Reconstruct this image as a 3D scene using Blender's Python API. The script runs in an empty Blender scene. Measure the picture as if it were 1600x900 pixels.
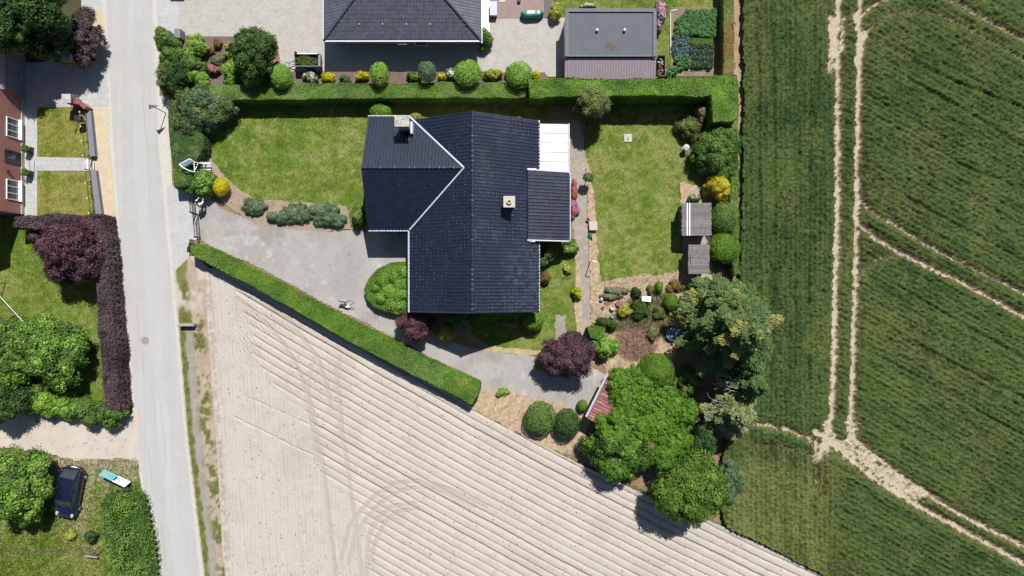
import bpy, math, random
import numpy as np
from mathutils import Vector, Matrix
R = math.radians
SC = 19.0; H = 56.0                      # ground pixels (1600 wide photo) per metre below the drone; flying height
scene = bpy.context.scene
col = scene.collection
rng = np.random.default_rng(7); random.seed(7)

# ---------------------------------------------------------------- camera, sky, sun, exposure
cam = bpy.data.cameras.new('camera'); cam_o = bpy.data.objects.new('camera', cam); col.objects.link(cam_o)
cam_o.location = (0, 0, H); cam_o.rotation_euler = (0, 0, 0)
cam.sensor_width = 36.0; cam.lens = 36.0 * H / (1600 / SC); cam.clip_end = 2000; cam.clip_start = 0.1
scene.camera = cam_o
SUNV = Vector((-0.22, -0.66, -1.0))      # the way the light travels
EXPO = 0.68
w = bpy.data.worlds.new('World'); scene.world = w; w.use_nodes = True
nt = w.node_tree; bg = nt.nodes['Background']
sky = nt.nodes.new('ShaderNodeTexSky'); sky.sky_type = 'NISHITA'; sky.sun_disc = False
sky.sun_elevation = math.atan2(1, math.hypot(.22, .66)); sky.sun_rotation = math.atan2(.22, .66)
sky.altitude = 50; sky.air_density = 1.0; sky.dust_density = 0.6; sky.ozone_density = 1.2
nt.links.new(sky.outputs[0], bg.inputs[0]); bg.inputs[1].default_value = 0.055
sun = bpy.data.lights.new('sun', 'SUN'); sun.energy = 4.6; sun.angle = R(0.53); sun.color = (1, .972, .93)
so = bpy.data.objects.new('sun', sun); col.objects.link(so); so.location = (10, 30, 60)
so.rotation_euler = SUNV.to_track_quat('-Z', 'Y').to_euler()
scene.view_settings.view_transform = 'Standard'; scene.view_settings.look = 'None'
scene.view_settings.exposure = EXPO; scene.view_settings.gamma = 1

# ---------------------------------------------------------------- helpers
def W(px, py, h=0.0):
    s = (1 - h / H) / SC
    return ((px - 800) * s, (450 - py) * s)
def WP(pts, h=0.0): return [W(a, b, h) for a, b in pts]
def lin(c): c = c / 255.0; return c / 12.92 if c <= .04045 else ((c + .055) / 1.055) ** 2.4
def S(r, g, b, k=.5): return (min(lin(r) * k, .85), min(lin(g) * k, .85), min(lin(b) * k, .85))
def hsh(ix, iy, seed):
    h = (ix.astype(np.int64) * 374761393 + iy.astype(np.int64) * 668265263 + seed * 1442695) & 0xffffffff
    h = ((h ^ (h >> 13)) * 1274126177) & 0xffffffff
    h = (h ^ (h >> 16)) & 0xffffffff
    return h / 4294967295.0
def vn(x, y, seed=0):
    x = np.asarray(x, float); y = np.asarray(y, float)
    ix = np.floor(x); iy = np.floor(y); fx = x - ix; fy = y - iy
    fx = fx * fx * (3 - 2 * fx); fy = fy * fy * (3 - 2 * fy)
    a = hsh(ix, iy, seed); b = hsh(ix + 1, iy, seed); c = hsh(ix, iy + 1, seed); d = hsh(ix + 1, iy + 1, seed)
    return (a * (1 - fx) + b * fx) * (1 - fy) + (c * (1 - fx) + d * fx) * fy
def fbm(x, y, seed=0, o=3):
    t = 0; a = .5; n = 0
    for i in range(o):
        t = t + a * vn(x * 2 ** i, y * 2 ** i, seed + i * 17); n += a; a *= .55
    return t / n
def sst(a, b, x): t = np.clip((x - a) / (b - a), 0, 1); return t * t * (3 - 2 * t)
def inpoly(x, y, poly):
    r = np.zeros(np.shape(x), bool); n = len(poly)
    for i in range(n):
        x0, y0 = poly[i]; x1, y1 = poly[(i + 1) % n]
        if y0 == y1: continue
        c = ((y0 > y) != (y1 > y)) & (x < (x1 - x0) * (y - y0) / (y1 - y0) + x0)
        r ^= c
    return r
def dline(x, y, pts):
    d = np.full(np.shape(x), 1e9)
    for (x0, y0), (x1, y1) in zip(pts[:-1], pts[1:]):
        vx, vy = x1 - x0, y1 - y0; L = vx * vx + vy * vy + 1e-9
        t = np.clip(((x - x0) * vx + (y - y0) * vy) / L, 0, 1)
        d = np.minimum(d, np.hypot(x - x0 - t * vx, y - y0 - t * vy))
    return d
def area(poly): return abs(sum(a[0] * b[1] - b[0] * a[1] for a, b in zip(poly, poly[1:] + poly[:1]))) / 2
def mixc(a, b, t):
    t = np.asarray(t)[..., None]; return np.asarray(a) * (1 - t) + np.asarray(b) * t

def mk(name, V, faces, mat, C=None, parent=None, loc=None, smooth=False, ngons=None):
    """V (n,3); faces: list of (m,k) index arrays; ngons: list of index lists"""
    V = np.asarray(V, float).reshape(-1, 3)
    if loc is None and parent is None: loc = (0, 0, 0)
    if parent is not None and loc is None: loc = (0, 0, 0)
    me = bpy.data.meshes.new(name)
    faces = [np.asarray(f, np.int64) for f in faces if len(f)]
    li = [f.ravel() for f in faces]; ln = [np.full(len(f), f.shape[1]) for f in faces]
    for g in (ngons or []): li.append(np.array(g)); ln.append(np.array([len(g)]))
    li = np.concatenate(li); ln = np.concatenate(ln); ls = np.concatenate([[0], np.cumsum(ln)[:-1]])
    me.vertices.add(len(V)); me.vertices.foreach_set('co', (V - np.asarray(loc if parent is None else (0, 0, 0))).ravel())
    me.loops.add(len(li)); me.loops.foreach_set('vertex_index', li.astype(np.int32))
    me.polygons.add(len(ln)); me.polygons.foreach_set('loop_start', ls.astype(np.int32))
    me.polygons.foreach_set('use_smooth', np.full(len(ln), bool(smooth)))
    me.update(calc_edges=True)
    if C is not None:
        at = me.color_attributes.new('Col', 'FLOAT_COLOR', 'POINT')
        c4 = np.ones((len(V), 4)); c4[:, :3] = C
        at.data.foreach_set('color', c4.ravel())
    if mat: me.materials.append(mat)
    o = bpy.data.objects.new(name, me); col.objects.link(o)
    if parent is None: o.location = loc
    else: o.parent = parent
    return o
def tag(o, label=None, cat=None, group=None, kind=None):
    if label: o['label'] = label
    if cat: o['category'] = cat
    if group: o['group'] = group
    if kind: o['kind'] = kind
    return o
def thing(name, label, cat, loc=(0, 0, 0), rz=0, group=None):
    o = bpy.data.objects.new(name, None); col.objects.link(o); o.empty_display_size = .3
    o.location = loc; o.rotation_euler = (0, 0, rz); return tag(o, label, cat, group)

class MB:
    def __init__(s): s.v = []; s.f = []; s.c = []; s.cur = (1, 1, 1)
    def add(s, vs, fs):
        n = len(s.v); s.v += [tuple(v) for v in vs]; s.c += [s.cur] * len(vs)
        s.f += [[n + i for i in f] for f in fs]; return s
    def box(s, cx, cy, cz, sx, sy, sz, rz=0, rx=0, ry=0):
        m = Matrix.Rotation(rz, 3, 'Z') @ Matrix.Rotation(ry, 3, 'Y') @ Matrix.Rotation(rx, 3, 'X')
        vs = [Vector((cx, cy, cz)) + m @ Vector((a * sx / 2, b * sy / 2, c * sz / 2)) for a in (-1, 1) for b in (-1, 1) for c in (-1, 1)]
        return s.add(vs, [(0, 1, 3, 2), (4, 6, 7, 5), (0, 4, 5, 1), (2, 3, 7, 6), (0, 2, 6, 4), (1, 5, 7, 3)])
    def cyl(s, p0, p1, r0, r1=None, n=10, cap=True):
        r1 = r0 if r1 is None else r1
        p0 = Vector(p0); p1 = Vector(p1); q = (p1 - p0).normalized().to_track_quat('Z', 'Y')
        vs = []
        for p, r in ((p0, r0), (p1, r1)):
            for i in range(n):
                a = 2 * math.pi * i / n; vs.append(p + q @ Vector((r * math.cos(a), r * math.sin(a), 0)))
        fs = [(i, (i + 1) % n, n + (i + 1) % n, n + i) for i in range(n)]
        if cap: fs += [tuple(range(n))[::-1], tuple(range(n, 2 * n))]
        return s.add(vs, fs)
    def tube(s, pts, r, n=8):
        for a, b in zip(pts[:-1], pts[1:]): s.cyl(a, b, r, r, n)
        return s
    def prism(s, pts, z0, z1):
        n = len(pts); vs = [(x, y, z0) for x, y in pts] + [(x, y, z1) for x, y in pts]
        return s.add(vs, [tuple(range(n))[::-1], tuple(range(n, 2 * n))] + [(i, (i + 1) % n, n + (i + 1) % n, n + i) for i in range(n)])
    def slab(s, pts, zf, th):
        n = len(pts); vs = [(x, y, zf(x, y) - th) for x, y in pts] + [(x, y, zf(x, y)) for x, y in pts]
        return s.add(vs, [tuple(range(n))[::-1], tuple(range(n, 2 * n))] + [(i, (i + 1) % n, n + (i + 1) % n, n + i) for i in range(n)])
    def lathe(s, prof, cx=0, cy=0, n=20):
        vs = []
        for r, z in prof:
            for i in range(n):
                a = 2 * math.pi * i / n; vs.append((cx + r * math.cos(a), cy + r * math.sin(a), z))
        fs = [(j * n + i, j * n + (i + 1) % n, (j + 1) * n + (i + 1) % n, (j + 1) * n + i) for j in range(len(prof) - 1) for i in range(n)]
        fs.append(tuple(range(n))[::-1]); k = (len(prof) - 1) * n; fs.append(tuple(range(k, k + n)))
        return s.add(vs, fs)
    def build(s, name, mat, parent=None, world=True, smooth=False, loc=None, bevel=0):
        V = np.array([tuple(v) for v in s.v], float)
        if parent is not None and world: V = V - np.array(parent_loc(parent))
        if parent is None and loc is None:
            loc = ((V[:, 0].min() + V[:, 0].max()) / 2, (V[:, 1].min() + V[:, 1].max()) / 2, V[:, 2].min())
        o = mk(name, V, [], mat, C=np.array(s.c), parent=parent, loc=loc, smooth=smooth, ngons=s.f)
        if bevel:
            b = o.modifiers.new('bevel', 'BEVEL'); b.width = bevel; b.segments = 2; b.limit_method = 'ANGLE'
        return o
def parent_loc(p):
    x = Vector((0, 0, 0))
    while p is not None: x += p.location; p = p.parent
    return x

# ---------------------------------------------------------------- materials
def newmat(name):
    m = bpy.data.materials.new(name); m.use_nodes = True; n = m.node_tree
    return m, n, n.nodes['Principled BSDF'], n.nodes['Material Output']
def colored(n, b, base, var, scale, detail=4, use_attr=False, var2=0, scale2=1):
    nd = n.nodes; L = n.links
    geo = nd.new('ShaderNodeNewGeometry')
    no = nd.new('ShaderNodeTexNoise'); no.inputs['Scale'].default_value = scale; no.inputs['Detail'].default_value = detail
    no.inputs['Roughness'].default_value = .65
    L.new(geo.outputs['Position'], no.inputs['Vector'])
    mr = nd.new('ShaderNodeMapRange'); mr.inputs[1].default_value = .3; mr.inputs[2].default_value = .7
    mr.inputs[3].default_value = 1 - var; mr.inputs[4].default_value = 1 + var
    L.new(no.outputs['Fac'], mr.inputs[0])
    last = mr.outputs[0]
    if var2:
        no2 = nd.new('ShaderNodeTexNoise'); no2.inputs['Scale'].default_value = scale2; no2.inputs['Detail'].default_value = 3
        L.new(geo.outputs['Position'], no2.inputs['Vector'])
        mr2 = nd.new('ShaderNodeMapRange'); mr2.inputs[1].default_value = .3; mr2.inputs[2].default_value = .7
        mr2.inputs[3].default_value = 1 - var2; mr2.inputs[4].default_value = 1 + var2
        L.new(no2.outputs['Fac'], mr2.inputs[0])
        mm = nd.new('ShaderNodeMath'); mm.operation = 'MULTIPLY'; L.new(last, mm.inputs[0]); L.new(mr2.outputs[0], mm.inputs[1]); last = mm.outputs[0]
    vm = nd.new('ShaderNodeVectorMath'); vm.operation = 'SCALE'
    if use_attr:
        a = nd.new('ShaderNodeAttribute'); a.attribute_name = 'Col'; L.new(a.outputs['Color'], vm.inputs[0])
    else: vm.inputs[0].default_value = base[:3]
    L.new(last, vm.inputs['Scale'])
    return vm.outputs[0], no, geo
def mat(name, base=(.5, .5, .5), rough=.8, var=.12, scale=6, attr=False, metal=0, spec=.5, bump=0, bscale=None, bdist=.02, var2=0, scale2=.5, coat=0):
    m, n, b, o = newmat(name)
    c, no, geo = colored(n, b, base, var, scale, 5, attr, var2, scale2)
    n.links.new(c, b.inputs['Base Color']); b.inputs['Roughness'].default_value = rough
    b.inputs['Metallic'].default_value = metal; b.inputs['Specular IOR Level'].default_value = spec
    if coat: b.inputs['Coat Weight'].default_value = coat; b.inputs['Coat Roughness'].default_value = .05
    if bump:
        bn = n.nodes.new('ShaderNodeTexNoise'); bn.inputs['Scale'].default_value = bscale or scale * 3; bn.inputs['Detail'].default_value = 4
        n.links.new(geo.outputs['Position'], bn.inputs['Vector'])
        bp = n.nodes.new('ShaderNodeBump'); bp.inputs['Strength'].default_value = bump; bp.inputs['Distance'].default_value = bdist
        n.links.new(bn.outputs['Fac'], bp.inputs['Height']); n.links.new(bp.outputs[0], b.inputs['Normal'])
    return m
def leafmat(name, trans=.28, rough=.55):
    m, n, b, o = newmat(name)
    a = n.nodes.new('ShaderNodeAttribute'); a.attribute_name = 'Col'
    n.links.new(a.outputs['Color'], b.inputs['Base Color']); b.inputs['Roughness'].default_value = rough
    b.inputs['Specular IOR Level'].default_value = .28
    t = n.nodes.new('ShaderNodeBsdfTranslucent'); mx = n.nodes.new('ShaderNodeMixShader'); mx.inputs[0].default_value = trans
    vm = n.nodes.new('ShaderNodeVectorMath'); vm.operation = 'MULTIPLY'; vm.inputs[1].default_value = (1.25, 1.35, .6)
    n.links.new(a.outputs['Color'], vm.inputs[0]); n.links.new(vm.outputs[0], t.inputs['Color'])
    n.links.new(b.outputs[0], mx.inputs[1]); n.links.new(t.outputs[0], mx.inputs[2]); n.links.new(mx.outputs[0], o.inputs[0])
    return m
def brickmat(name, c1, c2, mortar, bw, bh, wall=True, msize=.008, rough=.85, rot=0, var=.12, bias=0):
    m, n, b, o = newmat(name); nd = n.nodes; L = n.links
    geo = nd.new('ShaderNodeNewGeometry'); br = nd.new('ShaderNodeTexBrick')
    if wall:
        sp = nd.new('ShaderNodeSeparateXYZ'); L.new(geo.outputs['Position'], sp.inputs[0])
        ad = nd.new('ShaderNodeMath'); ad.operation = 'ADD'; L.new(sp.outputs[0], ad.inputs[0]); L.new(sp.outputs[1], ad.inputs[1])
        cb = nd.new('ShaderNodeCombineXYZ'); L.new(ad.outputs[0], cb.inputs[0]); L.new(sp.outputs[2], cb.inputs[1]); L.new(cb.outputs[0], br.inputs['Vector'])
    else:
        mp = nd.new('ShaderNodeMapping'); mp.inputs['Rotation'].default_value = (0, 0, rot)
        L.new(geo.outputs['Position'], mp.inputs[0]); L.new(mp.outputs[0], br.inputs['Vector'])
    br.inputs['Color1'].default_value = (*c1, 1); br.inputs['Color2'].default_value = (*c2, 1); br.inputs['Mortar'].default_value = (*mortar, 1)
    br.inputs['Scale'].default_value = 1; br.inputs['Brick Width'].default_value = bw; br.inputs['Row Height'].default_value = bh
    br.inputs['Mortar Size'].default_value = msize; br.inputs['Bias'].default_value = bias
    no = nd.new('ShaderNodeTexNoise'); no.inputs['Scale'].default_value = 1.3; no.inputs['Detail'].default_value = 8; no.inputs['Roughness'].default_value = .7
    L.new(geo.outputs['Position'], no.inputs['Vector'])
    mr = nd.new('ShaderNodeMapRange'); mr.inputs[1].default_value = .3; mr.inputs[2].default_value = .7; mr.inputs[3].default_value = 1 - var; mr.inputs[4].default_value = 1 + var
    L.new(no.outputs['Fac'], mr.inputs[0])
    vm = nd.new('ShaderNodeVectorMath'); vm.operation = 'SCALE'; L.new(br.outputs['Color'], vm.inputs[0]); L.new(mr.outputs[0], vm.inputs['Scale'])
    L.new(vm.outputs[0], b.inputs['Base Color']); b.inputs['Roughness'].default_value = rough
    bp = nd.new('ShaderNodeBump'); bp.inputs['Strength'].default_value = .4; bp.inputs['Distance'].default_value = .01; bp.invert = True
    L.new(br.outputs['Fac'], bp.inputs['Height']); L.new(bp.outputs[0], b.inputs['Normal'])
    return m
M = {}
M['vc'] = mat('soil_and_turf', attr=True, rough=.95, var=.14, scale=9, spec=.1, bump=.5, bscale=30, bdist=.03)
M['field'] = mat('field_soil', attr=True, rough=.95, var=.06, scale=14, spec=.08, bump=.4, bscale=28, bdist=.025)
M['leaf'] = leafmat('leaf'); M['needle'] = leafmat('needle', .12, .6); M['petal'] = leafmat('petal', .3, .7)
M['asphalt'] = mat('road_surface', S(206, 204, 200), .88, .04, .9, var2=.03, scale2=22, bump=.2, bscale=60, bdist=.005)
M['kerb'] = mat('concrete_kerb', S(226, 220, 208), .85, .08, 3, bump=.2)
M['sand'] = mat('sandy_path', S(232, 212, 182), .95, .10, 2.2, var2=.07, scale2=26, bump=.4, bscale=40)
M['pave_l'] = brickmat('light_pavers', S(224, 224, 222), S(210, 210, 208), S(182, 178, 172), .2, .1, False, .007, var=.08)
M['pave_drive'] = brickmat('weathered_pavers', S(190, 180, 176), S(172, 164, 162), S(150, 142, 138), .2, .1, False, .008, rot=R(32), var=.2)
M['pave_top'] = brickmat('pale_pavers', S(218, 212, 203), S(203, 198, 190), S(178, 172, 162), .2, .1, False, .008, var=.11)
M['slab'] = brickmat('grey_slabs', S(214, 214, 213), S(202, 203, 203), S(178, 179, 180), .5, .5, False, .012, var=.06)
M['pathslab'] = brickmat('old_path_slabs', S(190, 180, 165), S(176, 166, 150), S(140, 128, 108), 1.1, .6, False, .02, var=.16)
M['brick'] = brickmat('red_brick', S(200, 122, 108, .62), S(176, 104, 92, .62), S(190, 160, 146, .62), .21, .065, True, .01)
M['palebrick'] = brickmat('pale_brick', S(205, 190, 172), S(188, 172, 152), S(170, 162, 150), .21, .065, True, .01)
M['render'] = mat('white_render', S(235, 232, 225, .75), .8, .04, 2)
M['white'] = mat('white_paint', (.78, .79, .80), .4, .03, 5)
M['bar'] = mat('grey_glazing_bar', (.10, .105, .11), .5, .1, 5)
M['poly'] = mat('white_roof_sheet', (.60, .62, .64), .35, .03, 2.5, var2=.02, scale2=12)
M['zinc'] = mat('zinc_gutter', (.34, .355, .38), .5, .15, 4, metal=.2)
M['palegutter'] = mat('pale_gutter', (.44, .46, .52), .4, .08, 4)
M['darktile'] = mat('glazed_dark_tile', attr=True, rough=.46, var=.10, scale=3, spec=.42, var2=.1, scale2=25)
M['greytile'] = mat('slate_grey_tile', attr=True, rough=.5, var=.10, scale=3, spec=.5, var2=.1, scale2=25)
M['redtile'] = mat('dull_red_tile', S(165, 95, 92), .7, .2, 5)
M['felt'] = mat('bitumen_felt', S(102, 106, 114), .75, .10, 1.2, var2=.07, scale2=18, bump=.3)
M['feltedge'] = mat('felt_upstand', S(128, 130, 136), .8, .3, 7, var2=.2, scale2=25)
M['purpleroof'] = mat('mauve_ribbed_sheet', S(164, 148, 154), .6, .10, 3, var2=.06, scale2=20)
M['wood'] = mat('grey_weathered_wood', S(122, 116, 114), .85, .2, 4, var2=.12, scale2=18, attr=False)
M['brownwood'] = mat('brown_wood', S(140, 105, 75), .8, .2, 6)
M['black'] = mat('black_iron', (.018, .018, .02), .45, .1, 6)
M['rubber'] = mat('rubber', (.02, .02, .02), .8, .1, 8)
M['brass'] = mat('pale_finial', (.75, .70, .5), .4, .05, 8)
M['glass'] = mat('window_glass', (.03, .04, .05), .06, .1, 1, spec=.8)
M['bark'] = mat('bark', S(120, 105, 88), .95, .25, 9, bump=.6)
M['deadwood'] = mat('dead_branch_wood', S(190, 182, 172), .9, .15, 9)
M['stone'] = mat('pale_stone', S(222, 214, 200), .85, .12, 8, bump=.3)
M['lichen'] = mat('lichened_capstone', attr=True, rough=.9, var=.3, scale=9, var2=.2, scale2=30)
M['greymetal'] = mat('grey_sheet_metal', S(168, 176, 190), .4, .06, 3, metal=.2)
M['carblue'] = mat('dark_blue_car_paint', (.005, .007, .024), .18, .06, 2, spec=.6, coat=.8)
M['chrome'] = mat('bright_metal', (.7, .7, .72), .2, .03, 4, metal=1)
M['lampglass'] = mat('lamp_glass', (.30, .31, .33), .15, .04, 4)
M['redlamp'] = mat('red_lamp_glass', (.12, .01, .01), .2, .04, 4)
M['skin'] = mat('skin', (.50, .30, .22), .5, .06, 12)
M['shirt'] = mat('white_cotton', (.80, .80, .80), .85, .04, 12)
M['denim'] = mat('blue_denim', (.05, .07, .13), .9, .12, 18)
M['hair'] = mat('dark_hair', (.025, .018, .012), .55, .2, 25)
M['teal'] = mat('teal_tarpaulin', S(25, 140, 125), .5, .15, 4)
M['turq'] = mat('turquoise_panel', S(110, 220, 232), .45, .06, 5)
M['paleturq'] = mat('pale_turquoise_panel', S(170, 205, 200), .5, .08, 5)
M['darkblue'] = mat('dark_blue_paint', S(50, 80, 120), .5, .06, 5)
M['canopy'] = mat('grey_canopy_cloth', S(150, 165, 190), .6, .05, 5)
M['terracotta'] = mat('terracotta', S(165, 110, 95), .8, .15, 10)
M['gravelred'] = mat('reddish_gravel', S(176, 152, 145), .95, .22, 14, var2=.1, scale2=3, bump=.8, bscale=30)
M['bluegrey'] = mat('blue_grey_sheet', S(120, 145, 165), .5, .08, 4)
M['iron'] = mat('cast_iron_lid', S(178, 165, 158), .7, .15, 12)
M['pink'] = mat('pale_pink_plastic', S(215, 190, 195), .5, .05, 8)
M['redpaint'] = mat('red_paint', (.5, .03, .03), .4, .05, 8)

def streak(name, base, rough=.88, v=.05):
    m, n, b, o = newmat(name); nd = n.nodes; L = n.links; geo = nd.new('ShaderNodeNewGeometry')
    def no(sc, rot, scale, det):
        mp = nd.new('ShaderNodeMapping'); mp.inputs['Scale'].default_value = sc; mp.inputs['Rotation'].default_value = (0, 0, rot); L.new(geo.outputs['Position'], mp.inputs[0])
        t = nd.new('ShaderNodeTexNoise'); t.inputs['Scale'].default_value = scale; t.inputs['Detail'].default_value = det; t.inputs['Roughness'].default_value = .6; L.new(mp.outputs[0], t.inputs['Vector']); return t
    def mr(t, a, c, lo=.3, hi=.7):
        r = nd.new('ShaderNodeMapRange'); r.inputs[1].default_value = lo; r.inputs[2].default_value = hi; r.inputs[3].default_value = a; r.inputs[4].default_value = c; L.new(t.outputs['Fac'], r.inputs[0]); return r.outputs[0]
    outs = [mr(no((1, .035, 1), R(-5.2), 2.2, 4), 1 - v, 1 + v), mr(no((1, 1, 1), 0, .5, 4), 1 - v * .7, 1 + v * .7), mr(no((1, 1, 1), 0, 26, 3), .95, 1.05), mr(no((1, 1, 1), 0, 4, 6), .90, 1.0, .30, .42)]
    last = outs[0]
    for q in outs[1:]:
        mm = nd.new('ShaderNodeMath'); mm.operation = 'MULTIPLY'; L.new(last, mm.inputs[0]); L.new(q, mm.inputs[1]); last = mm.outputs[0]
    vm = nd.new('ShaderNodeVectorMath'); vm.operation = 'SCALE'; vm.inputs[0].default_value = base; L.new(last, vm.inputs['Scale']); L.new(vm.outputs[0], b.inputs['Base Color']); b.inputs['Roughness'].default_value = rough
    bp = nd.new('ShaderNodeBump'); bp.inputs['Strength'].default_value = .3; bp.inputs['Distance'].default_value = .006; t = no((1, 1, 1), 0, 70, 2); L.new(t.outputs['Fac'], bp.inputs['Height']); L.new(bp.outputs[0], b.inputs['Normal'])
    return m
M['asphalt'] = streak('road_surface', S(209, 207, 204)); M['asphalt2'] = streak('worn_road_surface', S(212, 210, 207))
M['patch'] = streak('road_repair', S(192, 191, 189))
# ---------------------------------------------------------------- the setting
ZC = [0]
def sheet(name, pts, z, m, px=True, kind='structure', th=None):
    ZC[0] += 1; z += .0012 * ZC[0]
    p = WP(pts) if px else pts
    V = [(x, y, z) for x, y in p]
    if area(p) and sum((b[0] - a[0]) * (b[1] + a[1]) for a, b in zip(p, p[1:] + p[:1])) > 0: V = V[::-1]
    o = mk(name, V, [], m, C=np.ones((len(V), 3)), ngons=[list(range(len(V)))])
    return tag(o, kind=kind)
def patch(name, poly, z, cell, m, colf, hf=None, px=True, edge=.0, kind='structure', jit=0, zf=None):
    ZC[0] += 1; z += .0012 * ZC[0] if 0 < z < .1 else 0
    p = WP(poly) if px else poly
    xs = [a for a, b in p]; ys = [b for a, b in p]
    X = np.arange(min(xs) - cell, max(xs) + 2 * cell, cell); Y = np.arange(min(ys) - cell, max(ys) + 2 * cell, cell)
    gx, gy = np.meshgrid(X, Y)
    cx = gx[:-1, :-1] + cell / 2; cy = gy[:-1, :-1] + cell / 2
    wx = cx + edge * (fbm(cx * 1.7, cy * 1.7, 31) - .5) * 2; wy = cy + edge * (fbm(cx * 1.7, cy * 1.7, 77) - .5) * 2
    keep = inpoly(wx, wy, p)
    ny, nx = gx.shape
    i = np.arange(ny * nx).reshape(ny, nx)
    q = np.stack([i[:-1, :-1], i[:-1, 1:], i[1:, 1:], i[1:, :-1]], -1)[keep]
    used, inv = np.unique(q.ravel(), return_inverse=True); q = inv.reshape(-1, 4)
    x = gx.ravel()[used]; y = gy.ravel()[used]
    if jit:
        x = x + (rng.random(len(x)) - .5) * jit * cell; y = y + (rng.random(len(x)) - .5) * jit * cell
    h = np.full(len(x), float(z)) + (hf(x, y) if hf else 0)
    o = mk(name, np.stack([x, y, h], 1), [q], m, C=colf(x, y), smooth=True)
    return tag(o, kind=kind)

def c_soil(x, y):
    return mixc(S(188, 160, 130), S(150, 122, 98), fbm(x * 1.2, y * 1.2, 5, 4))
GR = [S(126, 146, 62, .58), S(140, 152, 80, .58), S(168, 164, 104, .58), S(104, 130, 46, .58)]
def lawncol(dry=.5, seed=3, bright=1.0, mow=None):
    def f(x, y):
        a = fbm(x * .55, y * .55, seed, 3); b = fbm(x * 2.2, y * 3.4, seed + 9, 3); c = vn(x * 9, y * 9, seed + 4)
        t = np.clip((a - .5) * 1.3 + (b - .5) * 1.5 + (c - .5) * .5 + dry + .03, 0, 1)
        r = mixc(np.array(GR[3]), np.array(GR[0]), np.clip(t * 2, 0, 1)); r = mixc(r, GR[2], np.clip(t * 1.7 - .9, 0, 1) * .8)
        sp = (vn(x * 3.1, y * 3.1, seed + 40) > .92) * .5; r = mixc(r, np.array(GR[3]) * .9, sst(.62, .72, fbm(x * 1.1, y * 1.1, seed + 60, 3)) * .6)
        r = mixc(r, S(196, 192, 150), sp)
        if mow: r = r * (1 + mow[0] * np.sin((x * mow[1] + y * mow[2])))[..., None]
        return r * np.array(bright) * .93
    return f
# base ground, out to the horizon
V = [(-1500, -1500, -.03), (1500, -1500, -.03), (1500, 1500, -.03), (-1500, 1500, -.03)]
tag(mk('ground', V, [[[0, 1, 2, 3]]], M['vc'], C=np.array([S(110, 125, 70)] * 4)), kind='structure')
# garden soil under the whole plot
patch('garden_soil', [(250, -60), (1165, -60), (1165, 440), (1240, 700), (1150, 830), (900, 720), (760, 640), (300, 400), (250, 330)], 0.0, .25, M['vc'], c_soil)

# lawns --------------------------------------------------------
LAWNS = []
def lawn(name, poly, z, f, edge=.15, dens=150, size=.07, cell=.11, pal=None):
    patch(name, poly, z, cell, M['vc'], f, edge=edge, hf=lambda x, y: .012 * (fbm(x * 2, y * 2, 8) - .5))
    LAWNS.append((poly, dens, size, f, name))
lawn('front_lawn', [(334, 150), (860, 150), (860, 186), (735, 200), (650, 202), (600, 204), (590, 362), (548, 356), (545, 326), (505, 321), (470, 322), (440, 318), (405, 315), (378, 303), (352, 280), (334, 262), (326, 240), (330, 212), (352, 196), (346, 170)], .02, lawncol(.47, 3, mow=(.06, 1.2, 3.4)))
lawn('back_lawn', [(912, 150), (1085, 150), (1100, 200), (1100, 290), (1082, 298), (1072, 318), (1066, 330), (1070, 380), (1062, 424), (1030, 430), (985, 432), (936, 437), (931, 400), (926, 350), (922, 300), (916, 262), (910, 228), (914, 200)], .02, lawncol(.62, 21))
lawn('side_lawn', [(835, 376), (896, 380), (898, 440), (903, 500), (902, 545), (850, 550), (810, 546), (768, 542), (738, 522), (735, 480), (835, 480)], .02, lawncol(.42, 33))
lawn('neighbour_back_lawn', [(862, -60), (1124, -60), (1124, 20), (1050, 60), (1044, 125), (1020, 125), (1020, 60), (872, 60), (866, 20)], .02, lawncol(.42, 43))
lawn('clipped_front_lawn', [(60, 150), (136, 168), (138, 200), (140, 249), (96, 247), (59, 244)], .02, lawncol(.78, 51, (1.10, .98, .85)), edge=.0)
lawn('clipped_front_lawn', [(59, 267), (100, 267), (141, 268), (146, 340), (59, 340)], .02, lawncol(.80, 57, (1.10, .98, .85)), edge=.0)
lawn('west_lawn', [(-90, 340), (165, 340), (165, 640), (60, 650), (-90, 650)], .012, lawncol(.45, 61))
def c_rough(x, y):
    r = lawncol(.55, 71)(x, y)
    px = x * SC + 800; py = 450 - y * SC
    # gravelly fringe along the track and round the car
    g = sst(.45, .8, fbm(x * 2.4, y * 2.4, 5, 3) + .55 - np.clip((py - 716 - (px < 60) * 0) / 46, 0, 2) * .55 * 1 + .0)
    g2 = np.exp(-(((px - 126) / 16) ** 2 + ((py - 790) / 40) ** 2)) * .75
    r = mixc(r, S(188, 182, 146), np.clip(np.maximum(g * (px > 40) * (px < 240), g2), 0, .9))
    b = np.exp(-((py - (858 + (px - 0) * .03)) / 5) ** 2) * (px < 160) * .55
    return mixc(r, S(140, 128, 95), b)
lawn('rough_grass', [(-90, 690), (60, 712), (120, 716), (218, 716), (224, 800), (236, 900), (242, 980), (-90, 980)], .012, c_rough, edge=.5, dens=120, size=.13)

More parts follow.
